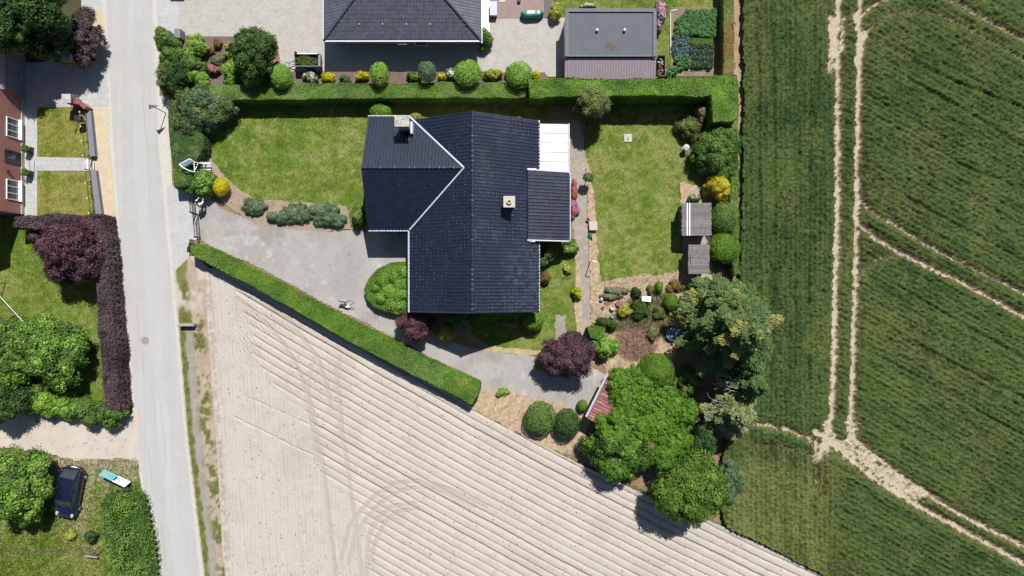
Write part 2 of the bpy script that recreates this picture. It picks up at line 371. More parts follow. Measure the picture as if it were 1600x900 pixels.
# road with concrete gutters ------------------------------------
LEFT = [(112, -900), (147, -220), (160, 0), (172, 225), (190, 450), (211, 675), (237, 900), (252, 1010), (330, 1700)]
RIGHT = [(201, -900), (236, -220), (246, 0), (256, 225), (274, 450), (292, 675), (319, 900), (334, 1010), (412, 1700)]
def off(line, d): return [(x + d, y) for x, y in line]
sheet('road', LEFT + RIGHT[::-1], .030, M['asphalt'])
def strip_(name, a, b, z, m): sheet(name, a + b[::-1], z, m)
GL = [(c[0] + d, c[1]) for c, d in zip(LEFT, (7, 7, 7, 6, 4, 5, 3, 3, 3))]
GRt = [(c[0] - d, c[1]) for c, d in zip(RIGHT, (7, 7, 7, 8, 5, 4, 6, 6, 6))]
strip_('gutter', LEFT, GL, .036, M['kerb']); strip_('gutter', GRt, RIGHT, .036, M['kerb'])
# repairs and worn wheel bands: slightly different sheets of the same surface
def mid(t, wd): return [(a[0] + (b[0] - a[0]) * t - wd, a[1]) for a, b in zip(LEFT, RIGHT)], [(a[0] + (b[0] - a[0]) * t + wd, a[1]) for a, b in zip(LEFT, RIGHT)]
for t, wd in ((.55, 9),):
    a, b = mid(t, wd); strip_('wheel_band', a, b, .034, M['asphalt2'])
def crack(pts, w_=.9):
    a = [(x - w_ / 2, y) for x, y in pts]; b = [(x + w_ / 2, y) for x, y in pts]; sheet('road_crack', a + b[::-1], .037, M['crackfill'])
M['crackfill'] = mat('crack_filler', S(188, 186, 183), .9, .1, 5)
random.seed(3)
for x0, y0, n_ in ((214, 480, 16), (246, 590, 20), (252, 815, 12), (222, 150, 14), (232, 700, 10)):
    crack([(x0 + .11 * k * 7 + random.uniform(-.9, .9), y0 + k * 7) for k in range(n_)], .7)
# pavements and paths
sheet('pavement', [(120, -220), (147, -220), (161, 17), (150, 17), (128, 17)], .026, M['pave_l'])
sheet('sandy_verge', [(140, 17), (161, 17), (166, 95), (150, 95), (144, 60)], .024, M['sand'])
sheet('pavement', [(36, 98), (166, 95), (171, 167), (142, 167), (60, 168), (36, 168)], .026, M['slab'])
sheet('sandy_verge', [(143, 167), (171, 167), (172, 225), (181, 340), (156, 340), (150, 280), (146, 225)], .024, M['sand'])
patch('grass_strip', [(168, 336), (181, 336), (190, 450), (204, 600), (212, 668), (180, 668), (172, 500)], .022, .1, M['vc'], lambda x, y: mixc(S(120, 126, 70), S(164, 152, 112), fbm(x * 2, y * 2, 12)))
patch('garden_soil', [(-90, -110), (140, -110), (146, 20), (148, 97), (36, 97), (-90, 97)], .010, .25, M['vc'], lambda x, y: mixc(S(96, 84, 66), S(92, 104, 60), fbm(x * 1.2, y * 1.2, 5, 4)))  # soil coloured dark to stand in for the corner tree's shadow
sheet('garden_path', [(43, 168), (59, 168), (59, 340), (43, 340)], .028, M['slab'])
sheet('pebble_strip', [(36, 168), (43, 168), (43, 340), (38, 340)], .024, M['stone'])
sheet('garden_path', [(59, 245), (130, 247), (143, 250), (144, 268), (130, 267), (59, 267)], .028, M['slab'])
M['track'] = mat('pale_track', S(232, 222, 210), .95, .05, 2.5, var2=.07, scale2=20, bump=.4, bscale=35)
def c_track(x, y):
    r = mixc(S(234, 224, 212), S(216, 202, 186), fbm(x * 1.5, y * 1.5, 15, 4))
    py = 450 - y * SC; px = x * SC + 800
    g = (fbm(x * 3, y * 3, 18) > .58) * np.exp(-((py - 656) / 8) ** 2) * (px > 50) * (px < 90)
    r = mixc(r, S(130, 135, 80), g * .8)
    return mixc(r, S(170, 155, 140), (vn(x * 4, y * 4, 91) > .93) * .7)
patch('dirt_track', [(-90, 630), (100, 640), (198, 655), (214, 640), (222, 722), (190, 716), (150, 718), (110, 718), (70, 706), (0, 698), (-90, 690)], .024, .12, M['field'], c_track, edge=.15)
sheet('forecourt', [(244, -60), (508, -60), (508, 112), (455, 112), (440, 106), (432, 55), (368, 58), (290, 58), (280, 52), (262, 52), (249, 52)], .026, M['pave_top'])
sheet('forecourt_cobbles', [(243, -60), (278, -60), (280, 53), (249, 53)], .030, M['pave_l'])
sheet('terrace_paving', [(505, 30), (785, 30), (785, 118), (755, 112), (425, 113), (440, 100)], .028, M['pave_top'])
sheet('terrace_paving', [(752, 30), (890, 28), (890, 120), (785, 121)], .030, M['pave_top'])
sheet('white_border_slabs', [(748, -60), (765, -60), (765, 50), (748, 50)], .038, M['white'])
sheet('gravel_bed', [(766, -60), (850, -60), (850, 29), (766, 30)], .034, M['gravelred'])
sheet('plank_path', [(850, -60), (862, -60), (862, 29), (850, 29)], .040, M['wood'])
sheet('pavement', [(248, 52), (262, 52), (264, 120), (266, 200), (270, 292), (262, 300), (256, 225)], .024, M['kerb'])
sheet('cobbled_entrance', [(261, 290), (308, 292), (312, 345), (311, 372), (298, 380), (296, 400), (294, 430), (274, 440), (268, 380), (262, 320)], .026, M['pave_l'])
# weathered drive, patchy
def c_drive(x, y):
    a = fbm(x * .45, y * .45, 14, 4); b = fbm(x * 2.2, y * 2.2, 19, 4); k = vn(x * 13, y * 13, 3)
    r = mixc(S(178, 173, 168), S(202, 196, 190), np.clip(a * 1.6 - .3 + (k - .5) * .25, 0, 1))
    r = mixc(r, S(222, 218, 210), sst(.58, .80, b) * sst(.42, .66, fbm(x * .3, y * .3, 27)) * .75)
    r = mixc(r, S(146, 141, 136), sst(.6, .75, fbm(x * .9, y * .9, 93, 4)) * .35)
    j = (np.abs(((x * .85 + y * .53) * 1.6) % 1 - .5) > .455) | (np.abs(((-x * .53 + y * .85) * 1.6) % 1 - .5) > .455)
    r = mixc(r, S(146, 141, 130), j * .18)
    return mixc(r, S(150, 142, 138), (k > .9) * .5)
M['drive'] = mat('weathered_drive', attr=True, rough=.9, var=.09, scale=12, bump=.5, bscale=40)
patch('driveway', [(303, 300), (326, 308), (345, 325), (375, 338), (405, 350), (445, 355), (500, 361), (560, 361), (590, 362), (650, 366), (652, 500), (690, 530), (740, 545), (800, 552), (845, 557), (905, 560), (952, 590), (958, 606), (930, 650), (880, 634), (800, 614), (745, 612), (640, 540), (500, 470), (400, 415), (330, 385), (306, 372), (309, 345)], .024, .12, M['drive'], c_drive, edge=.12)
def c_path(x, y):
    r = mixc(S(192, 182, 168), S(166, 155, 140), fbm(x * 1.8, y * 1.8, 44, 4))
    return mixc(r, S(215, 208, 195), (fbm(x * 5, y * 5, 46) > .66) * .5)
patch('garden_path', [(862, 188), (905, 188), (914, 230), (916, 300), (920, 400), (922, 470), (924, 530), (906, 532), (902, 440), (896, 376), (892, 300), (888, 262), (884, 200), (862, 205)], .026, .12, M['drive'], c_path, edge=.1)
def c_bark(x, y):
    r = mixc(S(216, 194, 162), S(192, 162, 136), fbm(x * 3, y * 3, 24, 4))
    r = mixc(r, S(236, 214, 178), (fbm(x * 6, y * 6, 29) > .6) * .6)
    return mixc(r, S(150, 124, 100), (fbm(x * 7, y * 7, 30) > .64) * .5)
patch('bark_bed', [(743, 607), (800, 612), (880, 632), (925, 648), (905, 700), (900, 712), (850, 700), (800, 670), (758, 650), (735, 632)], .028, .1, M['field'], c_bark, edge=.25)
patch('bark_bed', [(332, 250), (350, 274), (380, 301), (405, 312), (440, 314), (505, 319), (541, 322), (548, 357), (500, 362), (450, 358), (405, 352), (380, 340), (352, 318), (322, 292), (318, 215)], .028, .1, M['field'], lambda x, y: mixc(S(176, 154, 136), S(202, 184, 158), fbm(x * 3.5, y * 3.5, 64, 4)), edge=.12)
patch('bark_bed', [(914, 232), (921, 262), (928, 300), (932, 350), (934, 400), (938, 437), (985, 432), (1062, 424), (1075, 440), (1070, 480), (1055, 560), (1000, 590), (950, 590), (926, 530), (921, 400), (917, 300)], .022, .1, M['field'], c_bark, edge=.2)
patch('bark_bed', [(897, 378), (903, 378), (906, 440), (911, 520), (903, 540), (897, 470), (899, 440)], .028, .1, M['field'], c_bark, edge=.1)
patch('bark_bed', [(768, 540), (848, 548), (848, 557), (800, 552), (745, 546)], .030, .1, M['field'], lambda x, y: mixc(S(226, 208, 168), S(190, 165, 120), fbm(x * 3, y * 3, 14)), edge=.15)
patch('bark_bed', [(866, 492), (884, 492), (884, 545), (868, 545)], .028, .1, M['field'], c_path, edge=.15)
patch('flower_bed', [(286, 56), (366, 58), (410, 58), (424, 112), (850, 113), (870, 135), (250, 150), (252, 60)], .018, .08, M['field'], lambda x, y: mixc(S(152, 134, 120), S(124, 108, 96), fbm(x * 2.5, y * 2.5, 74, 4)), edge=.0)
patch('vegetable_plot', [(1048, 12), (1118, 12), (1118, 120), (1048, 120)], .026, .1, M['field'], lambda x, y: mixc(S(176, 158, 134), S(140, 124, 104), fbm(x * 2.5, y * 2.5, 84, 4)), edge=.0)
patch('bare_strip', [(1117, -60), (1132, -60), (1132, 118), (1117, 118)], .024, .12, M['field'], lambda x, y: mixc(S(188, 165, 140), S(160, 138, 112), fbm(x * 2.5, y * 2.5, 94, 4)))
patch('bare_strip', [(1146, -60), (1166, -60), (1166, 118), (1160, 300), (1165, 430), (1150, 430), (1150, 118), (1146, 116)], .024, .12, M['field'], lambda x, y: mixc(S(206, 184, 150), S(170, 140, 108), fbm(x * 2.5, y * 2.5, 96, 4)), edge=.15)
patch('lawn_edge', [(1062, 285), (1094, 292), (1096, 320), (1064, 318)], .030, .1, M['field'], c_bark, edge=.2)
sheet('shed_floor', [(1068, 326), (1115, 326), (1112, 440), (1066, 440)], .034, M['pathslab'])

# road verge beside the bare field
def c_verge(x, y):
    px = x * SC + 800; py = 450 - y * SC
    x0 = np.interp(py, [430, 450, 675, 900, 1010], [270, 274, 292, 319, 334]); t = px - x0
    n = fbm(x * 2.6, y * 2.6, 111, 4); n2 = fbm(x * .5, y * .9, 113, 3)
    grass = mixc(S(110, 124, 58), S(152, 148, 92), n); green = mixc(S(124, 144, 74), S(136, 136, 84), n)
    grav = mixc(S(192, 184, 176), S(168, 158, 150), n); soil = mixc(S(214, 196, 176), S(182, 160, 138), n)
    r = grass
    g1 = sst(9, 12, t + (n - .5) * 8) * (1 - sst(21, 24, t + (n - .5) * 8)) * sst(500, 530, py); r = mixc(r, grav, g1)
    g2 = sst(21, 24, t + (n - .5) * 8); r = mixc(r, soil, g2)
    g3 = np.clip(sst(.46, .60, n2 + (n - .5) * .9) * np.exp(-((t - 32) / 10) ** 2) * 1.6, 0, 1) * sst(440, 470, py); r = mixc(r, green, g3)
    r = mixc(r, S(222, 212, 200), sst(.45, .6, fbm(x * .9, y * .6, 116)) * (1 - sst(468, 500, py)) * .95)
    r = mixc(r, S(226, 218, 205), (1 - sst(1, 3, t)) * .9)
    return r
patch('verge', [(272, 425), (298, 400), (305, 400), (345, 432), (338, 520), (348, 700), (362, 900), (372, 1010), (334, 1010), (319, 900), (292, 675), (274, 450)], .026, .1, M['field'], c_verge, edge=.05)

# ---------------------------------------------------------------- bare ridged field (real relief)
FP = [(322, 418), (352, 420), (400, 440), (520, 512), (640, 580), (735, 632), (760, 652), (800, 672), (860, 700), (910, 726), (1000, 768), (1080, 800), (1130, 822), (1190, 850), (1290, 902), (1400, 960), (1400, 1010), (368, 1010), (350, 870), (342, 720), (330, 560)]
TR = [[(528, 1010), (526, 900), (513, 790), (505, 720), (497, 680), (490, 640), (480, 610), (465, 570), (440, 530), (405, 492), (372, 466)],
      [(570, 1010), (566, 900), (557, 820), (548, 760), (541, 710), (535, 675), (531, 620), (527, 590), (533, 556)],
      [(520, 640), (510, 600), (500, 562), (470, 522), (440, 484), (410, 462), (380, 452)],
      [(500, 720), (484, 640), (482, 600), (492, 560)],
      [(760, 790), (700, 762), (655, 750), (618, 754), (588, 772), (566, 795), (546, 822), (534, 872)],
      [(740, 790), (700, 770), (665, 758), (625, 766), (596, 784), (576, 806), (556, 834), (545, 880)],
      [(648, 785), (612, 790), (592, 808), (576, 838), (572, 900), (574, 1010)],
      [(652, 793), (622, 798), (602, 815), (588, 842), (578, 880)]]
TRW = [WP(t) for t in TR]
def bound(py): return np.interp(py, [400, 440, 480, 560, 600, 640, 680, 740, 790, 850, 900, 1010], [352, 366, 384, 402, 430, 478, 496, 508, 560, 580, 584, 590])
def field_fn(x, y):
    px = x * SC + 800; py = 450 - y * SC
    u = px - 400; f = .60 * u - .075e-3 * u * u
    wob = (fbm(x * .3, y * .3, 201, 2) - .5) * 2.6 + (fbm(x * 2.6, y * 2.6, 205, 2) - .5) * .9
    c = (py - f + wob) / 13.5; k = np.floor(c + .5); d = c - k          # furrow at d=0
    ks = k.astype(int)
    rnd = hsh(ks, ks * 0, 9); deep = (.66 + .42 * rnd) * (.75 + .25 * sst(.3, .5, fbm(x * .8 + k * 5.1, y * .8, 233, 2)))
    wd = .080 + .03 * hsh(ks, ks * 0, 19)
    c1 = round((720 - (.60 * 200 - 3.0)) / 13.5); c2 = round((776 - (.60 * 220 - 3.6)) / 13.5); c3 = round((620 - (.60 * 260 - 5)) / 13.5)
    for cc in (c1, c2, c3): deep = np.where(ks == cc, 1.55, deep); wd = np.where(ks == cc, .14, wd)
    prof = -.15 * deep * np.exp(-(d / wd) ** 2) + .007 * np.cos(2 * np.pi * (d - .5))
    hx = px - .105 * (py - 450) + (fbm(x * .2, y * .7, 203, 2) - .5) * 3
    e = hx / 12.2; ke = np.floor(e + .5).astype(int); de = e - ke
    brk = sst(.42, .62, fbm(ke * 3.7, py / 55.0, 207, 2))
    head = -.05 * brk * np.exp(-(de / .085) ** 2) + .010 * np.sin(px * 1.1)
    m = sst(-7, 7, px - bound(py) + (fbm(x * 1.1, y * 1.1, 209) - .5) * 22)
    # the loose wedge of ridges left of the second tyre mark
    seam = 0
    for xa, ya, xb, yb in ((382, 617, 498, 668), (366, 650, 502, 716)):
        seam = seam + np.exp(-((py - (ya + (px - xa) * (yb - ya) / (xb - xa) + (fbm(x * 2, y * 2, 3) - .5) * 4)) / 1.1) ** 2) * (px > xa) * (px < xb) * (.35 + .65 * (vn(x * 2.5, y * 2.5, 6) > .4))
    h = prof * m + head * (1 - m) - .10 * seam
    rough = (fbm(x * 5, y * 5, 211, 3) - .5) * .022 + (vn(x * 16, y * 16, 212) - .5) * .012
    tw = np.zeros_like(x)
    for t in TRW:
        dd = dline(x, y, t); tm = 1 - sst(.12, .24, dd); tread = .010 * np.sin(py * 2.4 + px * .5) * tm
        lip = np.exp(-((dd - .25) / .05) ** 2) * .02; h = h * (1 - tm * .62) - .022 * tm + tread * 1.3 + lip; tw = np.maximum(tw, tm)
    ch = np.exp(-(((px - 400) / 38) ** 2 + ((py - 520) / 50) ** 2)) ; h = h + ch * .035 * np.sin(px * .9 + 3 * np.sin(py * .35)) * (vn(x * 3, y * 3, 5) > .35)
    return np.maximum(h + rough + .26, .075), m, tw, c
def c_field(x, y):
    h, m, tw, c = field_fn(x, y)
    r = mixc(S(225, 214, 202, .50), S(213, 202, 190, .50), fbm(x * .5, y * .5, 221, 4))
    r = mixc(r, S(222, 214, 203, .50), (1 - m) * .5)
    r = mixc(r, S(186, 174, 160, .48), tw * .4)
    r = mixc(r, S(204, 193, 182, .49), sst(.55, .72, fbm(x * .28, y * .4, 227, 4)) * .45)
    r = mixc(r, S(206, 194, 182, .49), sst(.5, .7, fbm(x * 1.4, y * 1.4, 229, 3)) * .35)
    r = mixc(r, S(176, 160, 146, .5), (vn(x * 11, y * 11, 223) > .94) * .5)
    px = x * SC + 800; py = 450 - y * SC
    e = np.exp(-((px - np.interp(py, [420, 560, 720, 900], [326, 336, 347, 358])) / 5) ** 2)
    return mixc(r, S(186, 164, 146), e * (fbm(x * 4, y * 4, 7) > .45) * .6)
patch('bare_field', FP, 0, .050, M['field'], c_field, hf=lambda x, y: field_fn(x, y)[0], edge=.06)

# ---------------------------------------------------------------- crop field: soil below, a real canopy above
CP = [(1156, -110), (1800, -110), (1800, 1010), (1420, 1010), (1400, 960), (1286, 896), (1190, 846), (1132, 820), (1120, 760), (1130, 690), (1170, 620), (1150, 560), (1120, 480), (1152, 440), (1156, 300), (1158, 150)]
T = [([(1309, -110), (1308, 0), (1305, 60), (1308, 120), (1306, 225), (1307, 330), (1303, 450), (1301, 560), (1298, 640), (1290, 690), (1272, 720)], 5.5, 1),
     ([(1344, -110), (1342, 0), (1340, 60), (1340, 120), (1337, 225), (1336, 330), (1334, 450), (1331, 560), (1328, 640), (1326, 690)], 5, 1),
     ([(1297, 30), (1300, 90)], 8, .8), ([(1335, 25), (1345, 70), (1338, 100)], 7, .9), ([(1312, 40), (1340, 36)], 4, .6),
     ([(1345, 62), (1358, 44), (1380, 27), (1410, 20), (1450, 22), (1500, 42), (1560, 76), (1620, 112)], 3.4, .45),
     ([(1340, 30), (1362, 10), (1390, -4), (1430, -12), (1470, -5), (1500, 12), (1550, 40), (1600, 66), (1700, 120)], 3.8, .7),
     ([(1342, 312), (1352, 324), (1366, 336), (1395, 352), (1440, 380), (1500, 412), (1560, 440), (1610, 465), (1700, 512)], 3.2, .7),
     ([(1342, 352), (1362, 370), (1400, 393), (1440, 413), (1500, 441), (1560, 474), (1620, 508), (1700, 550)], 4.2, .85),
     ([(1338, 440), (1348, 420), (1366, 406), (1392, 400)], 5, .35), ([(1318, 380), (1322, 430)], 4, .25),
     ([(1272, 672), (1300, 690), (1345, 732), (1390, 763), (1440, 793), (1500, 825), (1560, 858), (1620, 892), (1700, 935)], 5.0, 1),
     ([(1326, 680), (1360, 706), (1400, 737), (1450, 772), (1500, 803), (1560, 833), (1620, 862), (1700, 905)], 4.6, .8),
     ([(1296, 688), (1345, 712), (1400, 752), (1430, 772)], 17, .72), ([(1300, 60), (1296, 110)], 9, .6), ([(1340, 80), (1350, 50)], 7, .7), ([(1316, 30), (1312, 80)], 6, .6), ([(1290, 660), (1290, 700)], 9, .7), ([(1328, 650), (1330, 700)], 11, .6),
     ([(1150, 655), (1195, 662), (1225, 668), (1255, 680), (1280, 698)], 5, .55), ([(1180, 690), (1225, 697), (1260, 708), (1283, 716)], 3, .45),
     ([(1273, 690), (1272, 752)], 3.4, .9), ([(1286, 700), (1284, 770)], 4, .4)]
DG = [[(1336, 540), (1400, 574), (1460, 604), (1520, 640), (1700, 735)], [(1420, 460), (1500, 508), (1600, 565), (1700, 620)], [(1430, 540), (1520, 585), (1600, 625), (1700, 680)],
      [(1400, 120), (1460, 152), (1600, 236), (1700, 290)], [(1380, 75), (1460, 120), (1600, 175), (1700, 220)], [(1350, 150), (1420, 190), (1480, 225)], [(1410, 310), (1500, 360), (1600, 410), (1700, 460)],
      [(1360, 185), (1500, 262), (1600, 300), (1700, 350)], [(1200, -50), (1206, 200), (1204, 420), (1200, 640)], [(1178, -50), (1182, 200), (1180, 420)], [(1260, -50), (1262, 200), (1258, 600)]]
TW_ = [(WP(p), wd / SC, s) for p, wd, s in T]; DGW = [WP(p) for p in DG]
def crop_fn(x, y):
    px = x * SC + 800; py = 450 - y * SC
    bare = np.zeros_like(x); n = fbm(x * 3.2, y * 3.2, 301, 3); n9 = vn(x * 8, y * 8, 302)
    for p, wd, s in TW_:
        d = dline(x, y, p); d = d + (n - .5) * wd * 1.5 + (n9 - .5) * .16 + (vn(x * 15, y * 6, 304) - .5) * .14
        bare = np.maximum(bare, s * (1 - sst(wd * .55, wd * 1.05, d)))
    n7 = vn(x * 13, y * 13, 307); bare = np.clip(bare * (.35 + 1.0 * sst(.25, .55, bare * .9 + (n7 - .5) * .9)), 0, 1)
    g = np.zeros_like(x)
    for p in DGW: g = np.maximum(g, np.exp(-(dline(x, y, p) / .13) ** 2) * (.25 + .5 * sst(.4, .6, fbm(x * .3, y * .3, 55))))
    left = px < 1305; low = sst(-6, 6, py - (700 + (px - 1290) * .0)) * (px < 1290)
    s_ = np.where(left, x, (y + .56 * x) * .87); l_ = np.where(left, y, (x - .56 * y) * .87)
    rowp = .5 + .5 * np.sin(s_ * 2 * np.pi / .40 + 2.0 * fbm(x * .3, y * .3, 316)); row = .26 * rowp + .74 * fbm(s_ * 1.9, l_ * .22, 311, 2) * .6 + .4 * fbm(s_ * 4.2, l_ * .5, 312, 2); fine = vn(s_ * 7, l_ * 4.5, 313) * .6 + vn(x * 12, y * 12, 314) * .4; big = fbm(x * .18, y * .22, 315, 3)
    return bare, g, row, fine, big, n, px, py
def crop_h(x, y):
    bare, g, row, fine, big, n, px, py = crop_fn(x, y)
    e = rng.random(len(x))
    hh = .50 + (row - .5) * .30 + (fine - .5) * .22 + (e - .5) * .22
    nb = np.zeros_like(x)
    for p, wd, s in TW_: nb = np.maximum(nb, s * (1 - sst(wd * .8, wd + .45, dline(x, y, p))))
    return np.where(bare > .5, .03 + .03 * e, hh * (1 - .9 * bare) * (1 - .6 * g) * (1 - .5 * nb))
def c_crop(x, y):
    bare, g, row, fine, big, n, px, py = crop_fn(x, y)
    t = np.clip((row - .5) * 1.5 + (fine - .5) * 1.0 + (big - .5) * .9 + .45 + (rng.random(len(x)) - .5) * .9, 0, 1)
    r = mixc(S(46, 71, 35), S(92, 110, 55), t)
    yel = sst(.52, .66, fbm(x * .5, y * .25, 319, 3)) * .35; r = mixc(r, S(122, 118, 64), yel * (fine > .5))
    low = sst(690, 740, py) * (1 - sst(1270, 1320, px)); r = mixc(r, mixc(S(88, 110, 50), S(140, 140, 84), np.clip(row * 1.2 - .1 + (n - .5), 0, 1)), low * .75)
    nb = np.zeros_like(x)
    for p, wd, s in TW_: nb = np.maximum(nb, s * (1 - sst(wd, wd + .35, dline(x, y, p))))
    r = mixc(r, S(150, 140, 88), nb * .6 * np.clip(fine * 1.6, 0, 1))
    soil = mixc(S(232, 220, 198, .5), S(190, 172, 140, .5), np.clip(n * .6 + vn(x * 9, y * 9, 99) * .5, 0, 1))
    return mixc(r, soil, sst(.25, .75, bare))
M['crop'] = mat('crop_canopy', attr=True, rough=.8, var=.18, scale=16, spec=.12)
patch('crop_field', CP, .03, .095, M['crop'], c_crop, hf=crop_h, edge=.15, jit=.7)
# ---------------------------------------------------------------- foliage
def quads(P, N, L, Wd, colr, up=None):
    """diamond leaves at P, facing N"""
    n = len(P); r = rng.normal(size=(n, 3)); t = np.cross(N, r); t /= np.linalg.norm(t, axis=1)[:, None] + 1e-9
    if up is not None: t = up
    b = np.cross(N, t); b /= np.linalg.norm(b, axis=1)[:, None] + 1e-9
    L = np.asarray(L).reshape(-1, 1); Wd = np.asarray(Wd).reshape(-1, 1)
    V = np.stack([P - t * L / 2, P + b * Wd / 2 - N * L * .06, P + t * L / 2, P - b * Wd / 2 - N * L * .06], 1).reshape(-1, 3)
    F = np.arange(4 * n).reshape(n, 4)
    return V, F, np.repeat(colr, 4, 0)
def unit(n):
    v = rng.normal(size=(n, 3)); return v / np.linalg.norm(v, axis=1)[:, None]
PAL = {  # three true leaf colours each: deep, main, young/tip
 'mid': [S(70, 100, 42, .72), S(106, 138, 60, .72), S(142, 168, 84, .72)],
 'dark': [S(40, 66, 34, .72), S(66, 98, 44, .72), S(100, 128, 58, .72)],
 'lime': [S(92, 136, 40, .72), S(142, 184, 70, .72), S(176, 208, 100, .72)],
 'thuja': [S(72, 108, 26, .66), S(102, 142, 36, .66), S(134, 164, 52, .66)],
 'vine': [S(80, 122, 32, .72), S(110, 154, 44, .72), S(142, 178, 66, .72)],
 'yellow': [S(176, 170, 20, .75), S(222, 208, 20, .75), S(240, 226, 50, .75)],
 'gold': [S(140, 148, 50, .72), S(190, 190, 84, .72), S(222, 214, 120, .72)],
 'purple': [S(58, 38, 50, .76), S(96, 70, 84, .76), S(128, 98, 108, .76)],
 'redpurple': [S(84, 46, 56, .74), S(112, 74, 80, .74), S(134, 104, 100, .74)],
 'beech': [S(70, 58, 62, .74), S(102, 86, 90, .74), S(134, 118, 118, .74)],
 'bluegreen': [S(72, 96, 68, .72), S(104, 132, 92, .72), S(142, 166, 120, .72)],
 'conifer': [S(56, 82, 36, .62), S(88, 116, 52, .62), S(126, 146, 74, .62)],
 'amber': [S(104, 108, 52, .66), S(148, 142, 72, .66), S(186, 170, 88, .66)],
 'olive': [S(84, 98, 48, .72), S(122, 136, 70, .72), S(156, 164, 96, .72)],
 'palecon': [S(104, 116, 74, .72), S(140, 146, 98, .72), S(168, 168, 118, .72)],
 'tan': [S(130, 112, 78, .72), S(164, 144, 100, .72), S(190, 172, 126, .72)],
 'brown': [S(118, 100, 50, .72), S(146, 126, 66, .72), S(160, 140, 80, .72)],
 'oak': [S(60, 92, 30, .70), S(102, 136, 44, .70), S(148, 168, 62, .70)],
 'grey': [S(120, 120, 92, .72), S(150, 150, 120, .72), S(172, 170, 140, .72)],
 'leek': [S(62, 84, 70, .72), S(96, 118, 96, .72), S(126, 146, 118, .72)],
 'cabbage': [S(84, 108, 112, .72), S(126, 150, 152, .72), S(164, 184, 184, .72)],
 'bean': [S(74, 118, 66, .72), S(112, 158, 96, .72), S(142, 184, 122, .72)],
 'pinkfl': [S(190, 80, 130, .85), S(222, 126, 176, .85), S(232, 170, 190, .8)],
 'hydra': [S(196, 140, 190, .8), S(222, 176, 212, .8), S(236, 200, 212, .8)],
 'redfl': [S(214, 90, 90, .8), S(236, 130, 110, .8), S(226, 110, 165, .8)],
 'white': [S(200, 206, 190, .9), S(232, 234, 224, .9), S(245, 245, 240, .9)],
}
def palcol(pal, t):
    a, b, c = [np.array(PAL[pal][i]) for i in range(3)]
    t = np.clip(t, 0, 1); return mixc(mixc(a, b, np.clip(t * 2, 0, 1)), c, np.clip(t * 2 - 1, 0, 1))
def blobleaves(blobs, leaf, pal, dens=1.0, clump=.45, spread=.5, droop=0, accent=None, smooth=False, zmin=.04):
    """blobs (x,y,z,rx,ry,rz). returns V,F,C of leaves plus uneven inner cores"""
    Vs, Fs, Cs = [], [], []; off_ = 0
    def put(V, F, C):
        nonlocal off_
        Vs.append(V); Fs.append(F + off_); Cs.append(C); off_ += len(V)
    for (x, y, z, rx, ry, rz) in blobs:
        c = np.array([x, y, z]); r = np.array([rx, ry, rz]); rm = (rx + ry + rz) / 3
        surf = 4 * math.pi * rm * rm
        if smooth:
            n = int(surf * dens * 2.1 / (leaf * leaf * .45)); d = unit(n); d = d[d[:, 2] > -.75]
            k = 1 + (fbm(d[:, 0] * 2.5 + x, d[:, 1] * 2.5 + y + d[:, 2] * 2, 4) - .5) * .30 + rng.normal(0, .02, len(d))
            P = c + d * r * k[:, None]; nn = d / r; nn /= np.linalg.norm(nn, axis=1)[:, None]
            N = nn + unit(len(d)) * spread; N /= np.linalg.norm(N, axis=1)[:, None]
            t = .5 + (rng.random(len(d)) - .5) * .8 + (fbm(P[:, 0] * 3, P[:, 1] * 3, 8) - .5) * .6
        else:
            cr = min(clump, rm * .55); nc = max(6, int(surf / (cr * cr * 1.5)))
            cd = unit(nc); cd[:, 2] = np.where(cd[:, 2] < -.4, -cd[:, 2], cd[:, 2])
            cc = c + cd * r * (rng.uniform(.62, 1.14, (nc, 1)))
            csz = cr * rng.uniform(.5, 1.3, nc); ct = rng.random(nc)
            per = max(6, int(4 * math.pi * cr * cr * dens * 1.15 / (leaf * leaf * .5)))
            idx = np.repeat(np.arange(nc), per); d = unit(len(idx))
            rad = rng.uniform(.55, 1.1, (len(idx), 1))
            P = cc[idx] + d * csz[idx][:, None] * rad * np.array([1, 1, .75])
            P[:, 2] -= droop * rad[:, 0] * csz[idx] * np.hypot(d[:, 0], d[:, 1])
            N = d * .7 + (cd[idx]) * .35 + unit(len(idx)) * spread; N /= np.linalg.norm(N, axis=1)[:, None]
            t = .06 + .70 * ct[idx] + (rng.random(len(idx)) - .5) * .5
        ok = P[:, 2] > zmin; P, N, t = P[ok], N[ok], t[ok]
        C = palcol(pal, t)
        if accent:
            ap, fr = accent; m = (fbm(P[:, 0] * 1.3, P[:, 1] * 1.3, 61, 2) + (rng.random(len(P)) - .5) * .6) > (1 - fr); C[m] = palcol(ap, t[m])
        s = leaf * rng.uniform(.65, 1.3, len(P))
        put(*quads(P, N, s, s * .62, C))
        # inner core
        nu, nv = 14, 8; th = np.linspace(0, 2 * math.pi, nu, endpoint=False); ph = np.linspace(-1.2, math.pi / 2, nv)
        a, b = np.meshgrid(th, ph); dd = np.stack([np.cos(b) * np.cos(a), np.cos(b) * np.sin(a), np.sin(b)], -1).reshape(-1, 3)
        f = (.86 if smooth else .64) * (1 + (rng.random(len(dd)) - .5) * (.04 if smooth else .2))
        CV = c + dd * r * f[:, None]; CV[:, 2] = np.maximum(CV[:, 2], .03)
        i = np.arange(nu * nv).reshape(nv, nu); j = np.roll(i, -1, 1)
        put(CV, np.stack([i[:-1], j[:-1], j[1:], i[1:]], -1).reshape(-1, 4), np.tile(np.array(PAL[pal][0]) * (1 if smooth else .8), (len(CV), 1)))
    return np.concatenate(Vs), np.concatenate(Fs), np.concatenate(Cs)
